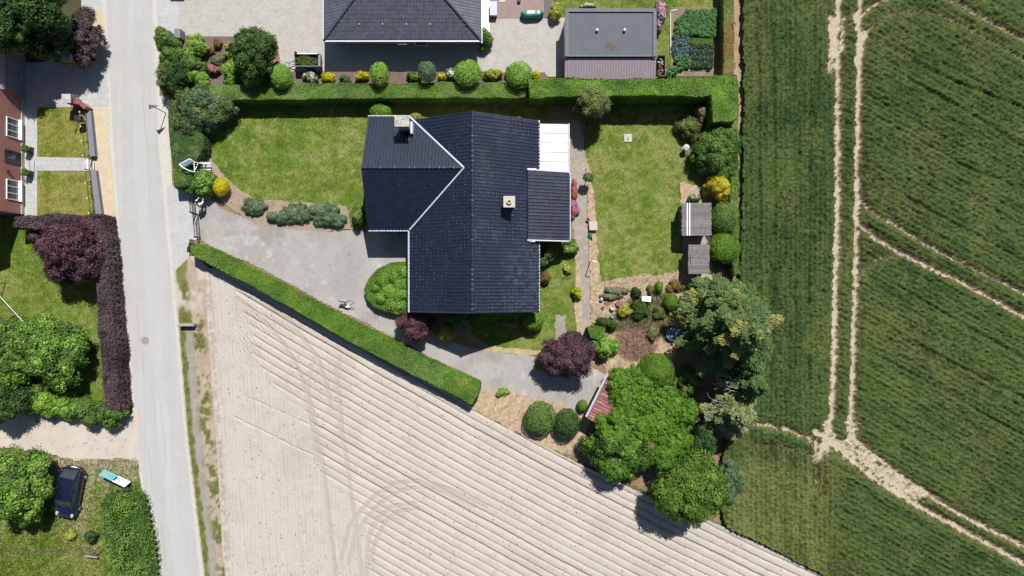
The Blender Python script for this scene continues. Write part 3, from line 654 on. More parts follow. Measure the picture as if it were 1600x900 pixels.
def trunk_mb(x, y, h, r, n=5, spread=1.0, top=None):
    mb = MB(); mb.cyl((x, y, -.05), (x + random.uniform(-.1, .1), y + random.uniform(-.1, .1), h * .55), r, r * .7)
    for i in range(n):
        a = 2 * math.pi * i / n + random.random(); z0 = h * random.uniform(.3, .55)
        mx = x + math.cos(a) * spread * .5; my = y + math.sin(a) * spread * .5
        mb.cyl((x, y, z0), (mx, my, h * .68), r * .5, r * .33, 7); mb.cyl((mx, my, h * .68), (x + math.cos(a + .3) * spread, y + math.sin(a + .3) * spread, h * .85), r * .33, r * .12, 6)
    return mb
def multi(px, py, rx, ry, h, zc=.58, n=5, tight=False):
    """several overlapping lobes filling an oval seen at (px,py) with half sizes in photo pixels, top at h"""
    z = h * zc; s = (1 - z / H) / SC; x, y = (px - 800) * s, (450 - py) * s; a, b = rx * s, ry * s
    rz = h - z
    bl = [(x, y, z, a * (.86 if tight else .66), b * (.86 if tight else .66), rz)]
    for i in range(n):
        t = 2 * math.pi * (i + random.uniform(-.35, .35)) / n; q = random.uniform(.42, .62 if tight else .76)
        bl.append((x + math.cos(t) * a * q, y + math.sin(t) * b * q, z + random.uniform(-.22, .12) * h, a * random.uniform(.32, .54), b * random.uniform(.32, .54), rz * random.uniform(.5, .85)))
    return bl, (x, y)
def tree(name, label, cat, px, py, rx, ry, h, pal, leaf=.2, n=6, clump=.55, group=None, zc=.6, base=None, tr=.16, dens=.8, tight=False, **kw):
    bl, (x, y) = multi(px, py, rx, ry, h, zc, n, tight)
    if base: x, y = base
    t = thing(name, label, cat, (x, y, 0), group=group)
    s = max(rx, ry) / SC
    trunk_mb(x, y, h, tr, 6, s * .5).build('trunk', M['bark'], t)
    V, F, C = blobleaves(bl, leaf, pal, clump=clump, dens=dens, **kw)
    mk('crown', V - np.array([x, y, 0]), [F], M['leaf'], C=C, parent=t)
    return t
def shrub(name, label, cat, px, py, rx, ry, h, pal, leaf=.13, n=3, clump=.28, group=None, zc=.45, flowers=None, fr=.3, m='leaf', dens=1.0, **kw):
    bl, (x, y) = multi(px, py, rx, ry, h, zc, n)
    V, F, C = blobleaves(bl, leaf, pal, clump=clump, dens=dens, **kw)
    if flowers:
        t = thing(name, label, cat, (x, y, 0), group=group)
        mk('foliage', V - np.array([x, y, 0]), [F], M[m], C=C, parent=t)
        V, F, C = blobleaves([(a, b, c + .04, d * 1.03, e * 1.03, f * 1.03) for a, b, c, d, e, f in bl], leaf * .8, flowers, dens=fr, clump=clump * .7)
        up = V.reshape(-1, 4, 3)[:len(V) // 4] if False else None
        n_core = 14 * 8; keep = []                               # petals only, no cores
        nq = len(F); ok = np.ones(nq, bool)
        sz = np.linalg.norm(V[F[:, 0]] - V[F[:, 2]], axis=1); ok = (sz < leaf * 1.5) & (V[F[:, 0], 2] > h * .35)
        mk('blossom', V - np.array([x, y, 0]), [F[ok]], M['petal'], C=C, parent=t)
        return t
    return tag(mk(name, V, [F], M[m], C=C, loc=(x, y, 0)), label, cat, group)
def ball(name, label, cat, px, py, rx, ry, h, pal, leaf=.07, group=None, stem=False, low=.0, m='needle'):
    z = h * .52 + low * .5; s = (1 - z / H) / SC; x, y = (px - 800) * s, (450 - py) * s
    bl = [(x, y, z, rx * s, ry * s, h - z)]
    V, F, C = blobleaves(bl, leaf, pal, smooth=True, spread=.55, dens=.8)
    if stem:
        t = thing(name, label, cat, (x, y, 0), group=group); MB().cyl((x, y, 0), (x, y, z), .06, .04).build('trunk', M['bark'], t)
        mk('crown', V - np.array([x, y, 0]), [F], M[m], C=C, parent=t); return t
    return tag(mk(name, V, [F], M[m], C=C, loc=(x, y, 0)), label, cat, group)
def hedge(name, label, poly, h, pal, leaf=.09, dens=1.0, spread=.6, rough=.05, m='needle', accent=None, group=None, cat='hedge', scruff=0):
    p = WP(poly, h)
    if sum((b[0] - a[0]) * (b[1] + a[1]) for a, b in zip(p, p[1:] + p[:1])) > 0: p = p[::-1]
    q = []
    for a, b in zip(p, p[1:] + p[:1]):
        k = max(1, int(math.dist(a, b) / .45))
        for i in range(k):
            x, y = a[0] + (b[0] - a[0]) * i / k, a[1] + (b[1] - a[1]) * i / k
            w_ = min(rough * 2.2, .22); q.append((x + (fbm(x * .9, y * .9, 41, 2) - .5) * w_ * 2, y + (fbm(x * .9, y * .9, 43, 2) - .5) * w_ * 2))
    p = q
    A = area(p); xs = [a for a, b in p]; ys = [b for a, b in p]
    per = dens * 2.3 / (leaf * leaf * .31)
    N0 = int((max(xs) - min(xs)) * (max(ys) - min(ys)) * per)
    x = rng.uniform(min(xs), max(xs), N0); y = rng.uniform(min(ys), max(ys), N0); k = inpoly(x, y, p); x, y = x[k], y[k]
    def hz(x, y): return h + (fbm(x * 1.1, y * 1.1, 17) - .5) * rough * 4 + (vn(x * 5, y * 5, 19) - .5) * rough
    P = [np.stack([x, y, hz(x, y) + rng.uniform(-.04, .03, len(x)) + scruff * rng.random(len(x)) ** 3], 1)]; Nn = [np.tile([0, 0, 1.], (len(x), 1))]
    for a, b in zip(p, p[1:] + p[:1]):
        L = math.dist(a, b); n = int(L * h * per * .8)
        if n < 1: continue
        t = rng.random(n); z = rng.random(n) ** .8 * h; nx, ny = (b[1] - a[1]) / L, -(b[0] - a[0]) / L
        o_ = (vn(t * L * 3, z * 3, 23) - .4) * rough * 2.2 + rng.uniform(-.05, .04, n) - .05 * (z > h - .08)
        P.append(np.stack([a[0] + (b[0] - a[0]) * t + nx * o_, a[1] + (b[1] - a[1]) * t + ny * o_, z], 1)); Nn.append(np.tile([nx, ny, .15], (n, 1)))
    P = np.concatenate(P); Nn = np.concatenate(Nn) + unit(len(P)) * spread; Nn /= np.linalg.norm(Nn, axis=1)[:, None]
    t = .45 + (rng.random(len(P)) - .5) * .7 + (fbm(P[:, 0] * .8, P[:, 1] * .8, 29, 3) - .5) * 1.1
    C = palcol(pal, t)
    if accent:
        mm = (fbm(P[:, 0] * .45, P[:, 1] * .45, 61, 2) + (rng.random(len(P)) - .5) * .3) > (1 - accent[1]); C[mm] = palcol(accent[0], t[mm])
    if pal == 'thuja':
        mm = (fbm(P[:, 0] * 1.6, P[:, 1] * 1.6, 83, 3) + (rng.random(len(P)) - .5) * .25) > .74; C[mm] = palcol('olive', t[mm])
    s = leaf * rng.uniform(.7, 1.3, len(P)); V, F, C = quads(P, Nn, s, s * .6, C)
    n = len(p); cv = []
    cx_, cy_ = sum(xs) / n, sum(ys) / n
    core = [(a, b) for a, b in p]
    CV = np.array([(a, b, .0) for a, b in core] + [(a, b, h - .10) for a, b in core]); b0 = len(V)
    ng = [[b0 + n + i for i in range(n)]] + [[b0 + i, b0 + (i + 1) % n, b0 + n + (i + 1) % n, b0 + n + i] for i in range(n)]
    V = np.concatenate([V, CV]); C = np.concatenate([C, np.tile(PAL[pal][0], (2 * n, 1))])
    cx, cy = sum(xs) / n, sum(ys) / n
    return tag(mk(name, V, [F], M[m], C=C, loc=(cx, cy, 0), ngons=ng), label, cat, group)
def blades(name, poly, dens, size, colf, n=3, px=True, tall=1.0, wd=.35, keep=None, z0=.02, m='leaf', kind='stuff', label=None, cat=None, lean=.5, cv=.22):
    p = WP(poly) if px else poly
    xs = [a for a, b in p]; ys = [b for a, b in p]; N0 = int((max(xs) - min(xs)) * (max(ys) - min(ys)) * dens)
    x = rng.uniform(min(xs), max(xs), N0); y = rng.uniform(min(ys), max(ys), N0); k = inpoly(x, y, p); x, y = x[k], y[k]
    if keep is not None: k = keep(x, y); x, y = x[k], y[k]
    x = np.repeat(x, n) + rng.normal(0, size * .3, len(x) * n); y = np.repeat(y, n) + rng.normal(0, size * .3, len(y) * n)
    N = len(x); a = rng.uniform(0, 2 * np.pi, N); L = size * rng.uniform(.6, 1.3, N) * tall; ln = L * rng.uniform(.15, 1, N) * lean
    b = rng.uniform(0, 2 * np.pi, N); w_ = size * wd * rng.uniform(.6, 1.2, N)
    P = np.stack([x, y, np.full(N, z0)], 1)
    d = np.stack([np.cos(b) * w_ / 2, np.sin(b) * w_ / 2, 0 * b], 1); tip = P + np.stack([np.cos(a) * ln, np.sin(a) * ln, L], 1)
    V = np.stack([P - d, P + d, tip], 1).reshape(-1, 3); F = np.arange(3 * N).reshape(N, 3)
    c = colf(x, y) * rng.uniform(1 - cv, 1 + cv * 1.2, (N, 1))
    o = mk(name, V, [F], M[m], C=np.repeat(c, 3, 0)); tag(o, label, cat, kind=kind); return o
LL = ['mown grass of the front lawn left of the main house', 'mown grass of the large back lawn right of the house', 'mown grass on the narrow lawn below the roof extension', 'grass around the vegetable plot beside the flat roofed garage',
      'clipped grass square above the slab path of the brick house', 'clipped grass square below the slab path of the brick house', 'sunny grass of the west lawn inside the purple hedge', 'rough dry grass around the parked dark blue car']
for i, (poly, dens, size, f, nm) in enumerate(LAWNS):
    blades('grass', poly, dens, size, f, label=LL[i], cat='grass', lean=.9, cv=.10)
blades('grass', [(274, 450), (300, 425), (338, 430), (338, 520), (350, 700), (366, 900), (372, 1010), (334, 1010), (319, 900), (292, 675)], 130, .15, lambda x, y: c_verge(x, y) * .9, label='rough grass and weeds on the road verge', cat='grass',
       keep=lambda x, y: (c_verge(x, y)[:, 1] > c_verge(x, y)[:, 0] * 1.02))
# crop blades standing in rows
def crop_keep(x, y): return crop_fn(x, y)[0] < rng.random(len(x)) * .6
def crop_c(x, y): return c_crop(x, y) * 1.15
blades('crop_plants', CP, 55, .22, crop_c, n=3, tall=1.3, wd=.17, keep=crop_keep, z0=.34, label='dense dark green cereal crop covering the field beyond the gardens', cat='crop', lean=.55)
blades('tall_grass', [(1128, 690), (1200, 690), (1290, 720), (1300, 820), (1340, 925), (1286, 896), (1190, 846), (1132, 820), (1120, 760)], 60, .34, lambda x, y: mixc(S(92, 116, 52), S(160, 152, 98), fbm(x * 2.4, y * .5, 5, 3)), n=4, tall=1.3, wd=.14, z0=.3, label='pale tall grass and weeds at the corner between the two fields', cat='grass', lean=.7)
# clods on the bare field
n = 7000; cx = rng.uniform(-25, 31, n); cy = rng.uniform(-29, 2, n); k = inpoly(cx, cy, WP(FP)); cx, cy = cx[k], cy[k]; n = len(cx)
hz = field_fn(cx, cy)[0]; s = .018 + .06 * rng.random(n) ** 3
o8 = np.array([[1, 0, 0], [0, 1, 0], [-1, 0, 0], [0, -1, 0], [0, 0, 1.0]])
V = np.stack([cx, cy, hz], 1)[:, None, :] + o8[None] * s[:, None, None] * rng.uniform(.7, 1.3, (n, 5, 1))
F = (np.array([[0, 1, 4], [1, 2, 4], [2, 3, 4], [3, 0, 4]])[None] + 5 * np.arange(n)[:, None, None]).reshape(-1, 3)
tag(mk('soil_clods', V.reshape(-1, 3), [F], M['field'], C=np.tile(S(170, 152, 136), (5 * n, 1))), 'small clods and stones lying on the bare ridged field', 'clods', kind='stuff')

# ---------------------------------------------------------------- hedges
hedge('clipped_hedge', 'long clipped green hedge running diagonally between driveway and bare field', [(298, 383), (308, 380), (330, 390), (424, 437), (515, 486), (597, 526), (678, 566), (750, 600), (748, 614), (736, 632), (700, 612), (620, 572), (540, 530), (460, 484), (380, 440), (330, 414), (299, 396)], 1.6, 'thuja', accent=('mid', .42))
hedge('clipped_hedge', 'low clipped hedge just below the row of ball shrubs, above the front lawn', [(325, 134), (420, 130), (560, 130), (700, 129), (822, 129), (824, 152), (700, 153), (560, 154), (440, 155), (330, 157)], 1.7, 'thuja', accent=('mid', .55), leaf=.08)
hedge('clipped_hedge', 'tall bright green hedge below the flat roofed garage, turning a corner at the crop field', [(826, 125), (860, 122), (960, 124), (1050, 122), (1120, 118), (1146, 120), (1153, 128), (1153, 186), (1140, 190), (1115, 188), (1113, 150), (1040, 149), (940, 151), (828, 152)], 2.6, 'thuja', leaf=.10, rough=.08, accent=('vine', .45))
hedge('clipped_hedge', 'dark green hedge along the pavement below the big rhododendron, right of the road', [(262, 160), (276, 156), (300, 190), (318, 214), (318, 232), (300, 262), (302, 290), (272, 293), (268, 250), (264, 200)], 1.5, 'thuja', accent=('dark', .75))
hedge('brown_hedge', 'narrow yellow-brown hedge between the vegetable plot and the crop field', [(1131, -60), (1146, -60), (1147, 118), (1131, 118)], 1.6, 'brown', leaf=.07, accent=('olive', .4))
hedge('beech_hedge', 'long dark purple hedge along the left edge of the road', [(24, 337), (100, 335), (161, 337), (170, 420), (175, 470), (181, 520), (186, 600), (188, 640), (162, 640), (158, 560), (152, 470), (148, 362), (90, 360), (24, 356)], 1.8, 'beech', leaf=.12, rough=.10, spread=.9, m='leaf', accent=('redpurple', .30), scruff=.15)
hedge('boundary_hedge', 'narrow green hedge behind the ball shrubs at the edge of the crop field', [(1138, 186), (1153, 186), (1154, 430), (1146, 430), (1142, 300)], 1.5, 'mid', leaf=.12, rough=.1, m='leaf')

# ---------------------------------------------------------------- trees and shrubs
T_ = tree; Sh = shrub
T_('broadleaf_tree', 'large dark green tree in the top left corner beside the white garage roof', 'tree', 18, 8, 92, 74, 7.2, 'dark', .2, 8, tr=.2)
T_('copper_beech', 'rounded purple copper beech beside the road above the square grey pillar', 'tree', 134, 55, 22, 50, 2.9, 'beech', .12, 5, .3, tr=.08)
Sh('leafy_shrub', 'bright green shrub growing around the grey capped pillar at top left', 'shrub', 106, 84, 20, 20, 1.3, 'lime', .15)
T_('purple_maple', 'dark purple maple standing in the corner of the purple hedge', 'tree', 112, 392, 42, 46, 4.4, 'purple', .16, 8, .40, tr=.12, accent=('redpurple', .55))
Sh('purple_shrub', 'small purple shrub left of the purple maple', 'shrub', 60, 372, 12, 8, 1.5, 'purple', .13)
T_('round_tree', 'green tree standing alone on the west lawn left of the long purple hedge', 'tree', 86, 545, 46, 50, 4.0, 'mid', .18, 7, .45, tr=.13, accent=('lime', .3))
T_('broadleaf_tree', 'green tree at the left edge of the picture beside the west lawn', 'tree', 8, 552, 42, 62, 3.4, 'mid', .18, 6, .5, accent=('lime', .35))
T_('broadleaf_tree', 'darker green tree at the left edge just above the dirt track', 'tree', 6, 618, 34, 36, 3.2, 'dark', .18, 5, .5)
for i, (px, py, r, pa, lb) in enumerate([(45, 622, 24, 'mid', 'first loose green shrub from the left above the dirt track'), (78, 630, 22, 'lime', 'second loose bright green shrub above the dirt track'), (110, 634, 23, 'lime', 'middle bright green shrub of the row above the dirt track'),
        (140, 640, 22, 'mid', 'green shrub in the row above the dirt track near the purple hedge'), (172, 645, 24, 'mid', 'green shrub tangled with the lower end of the purple hedge')]):
    Sh('loose_shrub', lb, 'shrub', px, py, r, r * .85, 1.9, pa, .15, 4, .3, group='loose shrubs above the dirt track')
T_('broadleaf_tree', 'bushy green tree at the bottom left beside the dark blue car', 'tree', 28, 766, 43, 54, 4.2, 'mid', .19, 8, .5, accent=('lime', .35), tr=.15)
hedge('roadside_hedge', 'wide untidy green hedge between the rough grass and the road at bottom left', [(158, 782), (174, 772), (200, 768), (218, 778), (224, 800), (230, 840), (240, 920), (206, 920), (188, 905), (172, 868), (163, 850), (160, 800)], 1.15, 'mid', leaf=.14, rough=.35, spread=1.0, m='leaf', accent=('lime', .3), scruff=.6)
Sh('small_shrub', 'small yellow-green plant in the rough grass below the car', 'plant', 110, 836, 9, 8, .6, 'gold', .1)
Sh('small_shrub', 'small dark green bush in the rough grass below the car', 'shrub', 143, 838, 9, 9, .9, 'dark', .1)
# front garden of the top house
for px, py, rx, ry, h, pa, lb in [(264, 67, 19, 16, 2.2, 'mid', 'topmost rounded green shrub at the road corner of the forecourt'), (272, 93, 20, 18, 2.2, 'mid', 'second green shrub down along the road below the forecourt'), (262, 118, 12, 26, 2.0, 'olive', 'narrow yellow-green shrub at the pavement edge'),
        (282, 118, 18, 28, 2.4, 'dark', 'dark green shrub above the big rhododendron'), (301, 104, 20, 17, 1.8, 'mid', 'green shrub below the yellow-leaved shrub in the corner bed'), (306, 121, 21, 13, 1.6, 'lime', 'light green shrub at the left of the corner bed'), (362, 112, 14, 17, 1.6, 'lime', 'light green shrub left below the round dark tree')]:
    Sh('leafy_shrub', lb, 'shrub', px, py, rx, ry, h, pa, .13, 4, .26)
Sh('golden_shrub', 'yellow-leaved shrub at the top left of the corner bed', 'shrub', 306, 74, 19, 17, 1.5, 'gold', .13, 4, .25, accent=('lime', .5))
for px, py, r, pa, lb in [(341, 69, 8, 'brown', 'olive brown dwarf shrub at the top of the corner bed'), (327, 79, 8, 'brown', 'brownish dwarf shrub right of the yellow-leaved shrub'), (360, 72, 6, 'gold', 'tiny yellow shrub near the round dark tree'), (355, 86, 5, 'lime', 'tiny green plant in the middle of the corner bed'), (342, 95, 10, 'grey', 'pale grey-green plant in the middle of the corner bed')]:
    Sh('dwarf_shrub', lb, 'shrub', px, py, r, r, .6, pa, .08, 2, .15)
Sh('flowering_shrub', 'pink flowering azalea in the bed left of the round dark tree', 'shrub', 335, 110, 9, 7, .7, 'mid', .08, 2, .15, flowers='pinkfl', fr=1.0)
T_('round_tree', 'round dark green tree standing at the lower left of the forecourt', 'tree', 399, 87, 37, 42, 4.2, 'dark', .14, 8, .28, tr=.11, tight=True, accent=('mid', .5))
for px, py, rx, ry, h, pa, lb in [(440, 119, 17, 19, 2.9, 'lime', 'light green ball shrub below the trailer'), (593, 116, 15, 18, 2.9, 'lime', 'light green ball shrub, second of the row along the low hedge'), (667, 112, 15, 16, 2.9, 'bluegreen', 'blue-green ball shrub in the middle of the row along the low hedge'),
        (731, 114, 21, 20, 3.0, 'lime', 'largest light green ball shrub, under the right end of the hipped roof'), (811, 117, 20, 20, 3.0, 'lime', 'light green ball shrub nearest the flat roofed garage')]:
    ball('round_shrub', lb, 'shrub', px, py, rx, ry, h, pa, .10, group='ball shrubs along the low hedge', stem=True, low=1.3, m='leaf')
for px, py, rx, ry, pa, fl, lb in [(487, 121, 11, 9, 'bluegreen', 'white', 'white flowering bush below the trailer'), (706, 116, 8, 10, 'bluegreen', 'white', 'white flowering bush beside the largest ball shrub')]:
    Sh('flowering_shrub', lb, 'shrub', px, py, rx, ry, .9, pa, .09, 2, .16, flowers=fl, fr=.55)
for px, py, rx, ry, pa, lb in [(513, 122, 12, 8, 'yellow', 'bright yellow-green low bush right of the white flowering bush'), (540, 123, 10, 7, 'bluegreen', 'grey-green low bush between the two yellow bushes'), (566, 118, 11, 6, 'yellow', 'golden low bush left of the second ball shrub'),
        (647, 120, 10, 8, 'mid', 'dark green low bush left of the blue-green ball shrub'), (655, 120, 5, 6, 'yellow', 'small yellow bush half hidden by the blue-green ball shrub'), (691, 120, 7, 6, 'yellow', 'small golden bush right of the blue-green ball shrub'), (769, 117, 17, 10, 'gold', 'wide yellow bush between the two rightmost ball shrubs'),
        (797, 112, 9, 8, 'bluegreen', 'blue-green bush behind the rightmost ball shrub'), (837, 118, 5, 8, 'yellow', 'small golden bush right of the rightmost ball shrub')]:
    Sh('low_bush', lb, 'shrub', px, py, rx, ry, .8, pa, .08, 2, .16)
Sh('leafy_shrub', 'green shrub at the lower right corner of the hipped roof house', 'shrub', 757, 60, 12, 15, 1.5, 'mid', .12, 3, .22, accent=('lime', .4))
# main plot
T_('rhododendron', 'big olive green rhododendron at the top left of the front lawn', 'shrub', 316, 172, 46, 37, 2.4, 'olive', .13, 8, .3, tr=.06, zc=.5, accent=('bluegreen', .5))
Sh('flowering_shrub', 'dark red flowering azalea below the rhododendron', 'shrub', 318, 232, 11, 11, 1.0, 'dark', .09, 2, .16, flowers='pinkfl', fr=.35)
Sh('leafy_shrub', 'leafy green shrub between the white swing seat and the yellow dome', 'shrub', 318, 287, 24, 19, 1.9, 'mid', .15, 4, .28, accent=('lime', .5))
ball('yellow_dome_shrub', 'bright yellow clipped dome beside the driveway gate', 'shrub', 345, 292, 13, 14, 1.5, 'yellow', .07, m='leaf')
for px, py, rx, ry, lb in [(397, 324, 19, 11, 'leftmost grey-green heath clump by the driveway'), (425, 338, 9, 7, 'very small heath clump between the leftmost and the middle ones'), (442, 341, 9, 8, 'small heath clump just left of the middle one'), (463, 333, 21, 16, 'middle grey-green heath clump by the driveway'),
        (505, 329, 24, 13, 'upper half of the largest heath mound nearest the house'), (516, 343, 25, 11, 'lower half of the largest heath mound nearest the house')]:
    Sh('heath_clump', lb, 'shrub', px, py, rx, ry, .7, 'bluegreen', .08, 6, .2, group='heath clumps between lawn and driveway', m='needle', accent=('grey', .3))
Sh('small_conifer', 'narrow green conifer at the left corner of the main house wing', 'tree', 561, 336, 8, 21, 1.6, 'mid', .1, 3, .2, m='needle')
ball('round_shrub', 'green dome shrub above the chimney of the main house wing', 'shrub', 595, 175, 17, 13, 1.4, 'vine', .09, m='leaf')
Sh('low_bush', 'pale yellow-green plants beside the chimney of the main house', 'shrub', 650, 184, 12, 7, .6, 'gold', .08, 2, .15)
t = hedge('clipped_shrub', 'half moon bed of clipped light green cushions in the crook of the driveway', [(637, 410), (610, 411), (590, 420), (576, 436), (570, 453), (574, 468), (586, 479), (604, 487), (622, 491), (638, 490)], .95, 'thuja', leaf=.09, cat='shrub')
bl = []
for px, py, r in [(597, 437, 12), (613, 430, 11), (626, 444, 12), (604, 455, 12), (619, 462, 13), (594, 466, 9), (631, 461, 9), (630, 426, 10), (612, 476, 11), (628, 478, 10), (586, 450, 7)]:
    x, y = W(px, py, 1.2); bl.append((x, y, .95, r / SC, r / SC, random.uniform(.35, .55)))
V, F, C = blobleaves(bl, .1, 'vine', smooth=True, spread=.7, dens=.7, accent=('lime', .55)); mk('topiary_cushions', V - np.array(t.location), [F], M['leaf'], C=C, parent=t)
T_('red_maple', 'dark red Japanese maple at the lower left corner of the main house', 'tree', 652, 505, 27, 21, 2.4, 'redpurple', .1, 6, .28, tr=.05)
Sh('leafy_shrub', 'light green leafy shrub in the shade below the main house', 'shrub', 697, 521, 14, 11, 1.6, 'gold', .15, 3, .24)
Sh('leafy_shrub', 'dark green shrub in the shadow of the main house gable', 'shrub', 722, 500, 22, 12, 1.3, 'mid', .12, 3, .24)
ball('round_shrub', 'dark green ball shrub at the lower right corner of the main house', 'shrub', 833, 502, 17, 15, 1.7, 'vine', .09, m='leaf')
T_('purple_plum', 'dark purple plum tree at the right end of the driveway', 'tree', 886, 556, 44, 31, 3.6, 'purple', .12, 8, .36, tr=.09, accent=('redpurple', .2))
Sh('leafy_shrub', 'green shrub under the left side of the purple plum tree', 'shrub', 847, 566, 11, 14, 1.0, 'mid', .11)
Sh('leafy_shrub', 'bright lime green shrub right of the purple plum tree', 'shrub', 943, 541, 18, 17, 1.6, 'lime', .15, 4, .26)
hedge('clipped_hedge', 'short block of clipped hedge at the lower end of the garden path', [(919, 513), (930, 511), (945, 514), (944, 526), (932, 530), (922, 528)], 1.4, 'thuja')
Sh('leafy_shrub', 'green shrub beside the garden path below the roof extension', 'shrub', 893, 386, 12, 12, 1.0, 'mid', .13, 3, .2, accent=('lime', .5))
Sh('leafy_shrub', 'dark green shrub against the right wall of the main house', 'shrub', 854, 398, 13, 18, 1.5, 'mid', .12, 3, .22)
Sh('dwarf_shrub', 'pale yellow plant on the side lawn right of the house', 'plant', 886, 420, 7, 9, .5, 'gold', .09, 2, .14)
Sh('dwarf_shrub', 'rounded olive brown bush against the right wall of the house', 'shrub', 852, 432, 8, 12, .9, 'brown', .08, 2, .2)
Sh('dwarf_shrub', 'upright yellow-green bush between the side lawn and the path', 'shrub', 902, 456, 7, 10, .9, 'lime', .09, 2, .16, accent=('yellow', .5))
Sh('flower_border', 'upper border of red and orange flowers along the extension wall', 'flowers', 897, 300, 5, 16, .5, 'mid', .08, 3, .14, flowers='redfl', fr=1.4)
Sh('flower_border', 'lower border of pink flowers along the extension wall', 'flowers', 897, 326, 7, 15, .5, 'mid', .08, 3, .14, flowers='pinkfl', fr=1.4)
T_('gnarled_conifer', 'irregular grey-green conifer in front of the tall hedge, above the back lawn', 'tree', 928, 166, 24, 19, 3.4, 'olive', .13, 7, .3, tr=.08, accent=('bluegreen', .45))
Sh('dry_shrub', 'tan half-dead shrub in the shaded corner under the tall hedge', 'shrub', 1096, 178, 13, 13, 1.6, 'tan', .1, 3, .22)
Sh('leafy_shrub', 'olive green shrub at the upper right corner of the back lawn', 'shrub', 1078, 200, 20, 18, 1.4, 'olive', .12, 4, .26)
T_('broad_shrub', 'broad green shrub mass at the right edge of the back lawn', 'shrub', 1120, 232, 33, 41, 2.6, 'mid', .13, 8, .34, tr=.07, zc=.5)
Sh('golden_shrub', 'yellow-leaved shrub above the timber sheds', 'shrub', 1122, 292, 21, 18, 1.9, 'gold', .1, 4, .24, accent=('yellow', .55))
ball('round_shrub', 'upper clipped green ball shrub right of the upper shed', 'shrub', 1132, 340, 22, 26, 2.0, 'mid', .08, m='leaf')
ball('round_shrub', 'lower clipped green ball shrub right of the lower shed', 'shrub', 1131, 388, 25, 24, 2.2, 'thuja', .08)
Sh('flowering_shrub', 'small white flowering bush at the top of the upper shed', 'shrub', 1086, 309, 10, 6, .7, 'mid', .09, 2, .16, flowers='white', fr=.12)
# the tall conifers beyond the sheds
def conifer(label, base, h, rx, ry, pal, acc, leaf=.25, n0=7, dens=1.75):
    """real branch whorls carrying drooping sprays of needles; ragged outline, open between the branches"""
    x, y = base; t = thing('tall_conifer', label, 'tree', (x, y, 0))
    mb = MB(); mb.cyl((x, y, 0), (x, y, h * .97), .22, .04)
    P, T, K, Sz = [], [], [], []
    nl = int(9 + h)
    for k in range(nl):
        f = k / (nl - 1); z = h * (.16 + .80 * f); rr = (1 - f) ** .75 * (.55 + .45 * min(1, f * 4)) + .06
        m_ = max(4, int(n0 * 1.25 * (1 - f * .45))); a0 = random.random() * 6.3
        for i in range(m_):
            if random.random() < .16 and k < nl - 3: continue
            a = a0 + 2 * math.pi * (i + random.uniform(-.3, .3)) / m_; L = rr * random.uniform(.55, 1.16); lx, ly = rx * L, ry * L; dz = random.uniform(-.05, .35)
            ex, ey = x + math.cos(a) * lx, y + math.sin(a) * ly; Lm = math.hypot(lx * math.cos(a), ly * math.sin(a))
            mb.cyl((x, y, z), (ex, ey, z + dz - .15 * Lm), .045, .012, 5)
            n = int(46 * Lm * dens) + 12; u = np.sqrt(rng.random(n)) ; sd = rng.uniform(-1, 1, n)
            wd_ = .30 * Lm * (1.05 - u) + .22
            px = x + math.cos(a) * lx * u - math.sin(a) * sd * wd_; py = y + math.sin(a) * ly * u + math.cos(a) * sd * wd_
            pz = z + (dz - .15 * Lm) * u - .16 * np.abs(sd) + rng.normal(0, .06, n)
            aa = a + sd * .75 + rng.normal(0, .25, n)
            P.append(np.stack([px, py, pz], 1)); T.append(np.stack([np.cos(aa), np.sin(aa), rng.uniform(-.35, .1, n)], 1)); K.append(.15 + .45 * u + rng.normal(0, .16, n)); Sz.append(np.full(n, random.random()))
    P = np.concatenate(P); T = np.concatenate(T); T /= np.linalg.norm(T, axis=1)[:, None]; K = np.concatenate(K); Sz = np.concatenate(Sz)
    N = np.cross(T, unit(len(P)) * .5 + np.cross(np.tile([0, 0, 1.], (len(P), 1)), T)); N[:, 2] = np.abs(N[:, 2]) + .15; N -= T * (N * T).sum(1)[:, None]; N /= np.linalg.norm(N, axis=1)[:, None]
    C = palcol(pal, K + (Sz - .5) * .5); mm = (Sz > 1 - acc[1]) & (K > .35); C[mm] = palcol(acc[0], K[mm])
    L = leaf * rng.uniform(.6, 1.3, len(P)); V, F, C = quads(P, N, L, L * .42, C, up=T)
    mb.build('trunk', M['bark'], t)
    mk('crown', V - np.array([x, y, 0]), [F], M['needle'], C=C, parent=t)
conifer('tall dark grey-green conifer with yellowing tips just below the lower shed', W(1106, 472), 7.2, 3.3, 2.6, 'conifer', ('amber', .10), n0=8)
conifer('tallest dark conifer with yellow-brown tips overhanging the crop field', W(1116, 510), 10.4, 5.0, 4.5, 'conifer', ('amber', .24), n0=10)
conifer('lower pale olive conifer with bare side branches above the field corner', W(1126, 636), 6.0, 2.5, 2.6, 'palecon', ('conifer', .45), n0=9)
conifer('dark ragged conifer between the tallest conifer and the pale olive one', W(1150, 590), 6.4, 2.3, 2.2, 'conifer', ('dark', .5), n0=6)
Sh('leafy_shrub', 'dark green undergrowth below the lower shed', 'shrub', 1095, 452, 18, 14, 1.6, 'conifer', .14, 3, .3)
Sh('leafy_shrub', 'dark green bush between the vine covered shed and the pale conifer', 'shrub', 1098, 690, 22, 34, 2.6, 'dark', .15, 4, .35)
Sh('leafy_shrub', 'grey-green bush at the field corner beside the golden green tree', 'shrub', 1140, 745, 16, 40, 1.3, 'bluegreen', .13, 4, .3)
t = thing('dead_branches', 'bare pale branches reaching left out of the pale conifer', 'branches', (*W(1150, 620), 0))
mb = MB(); random.seed(11)
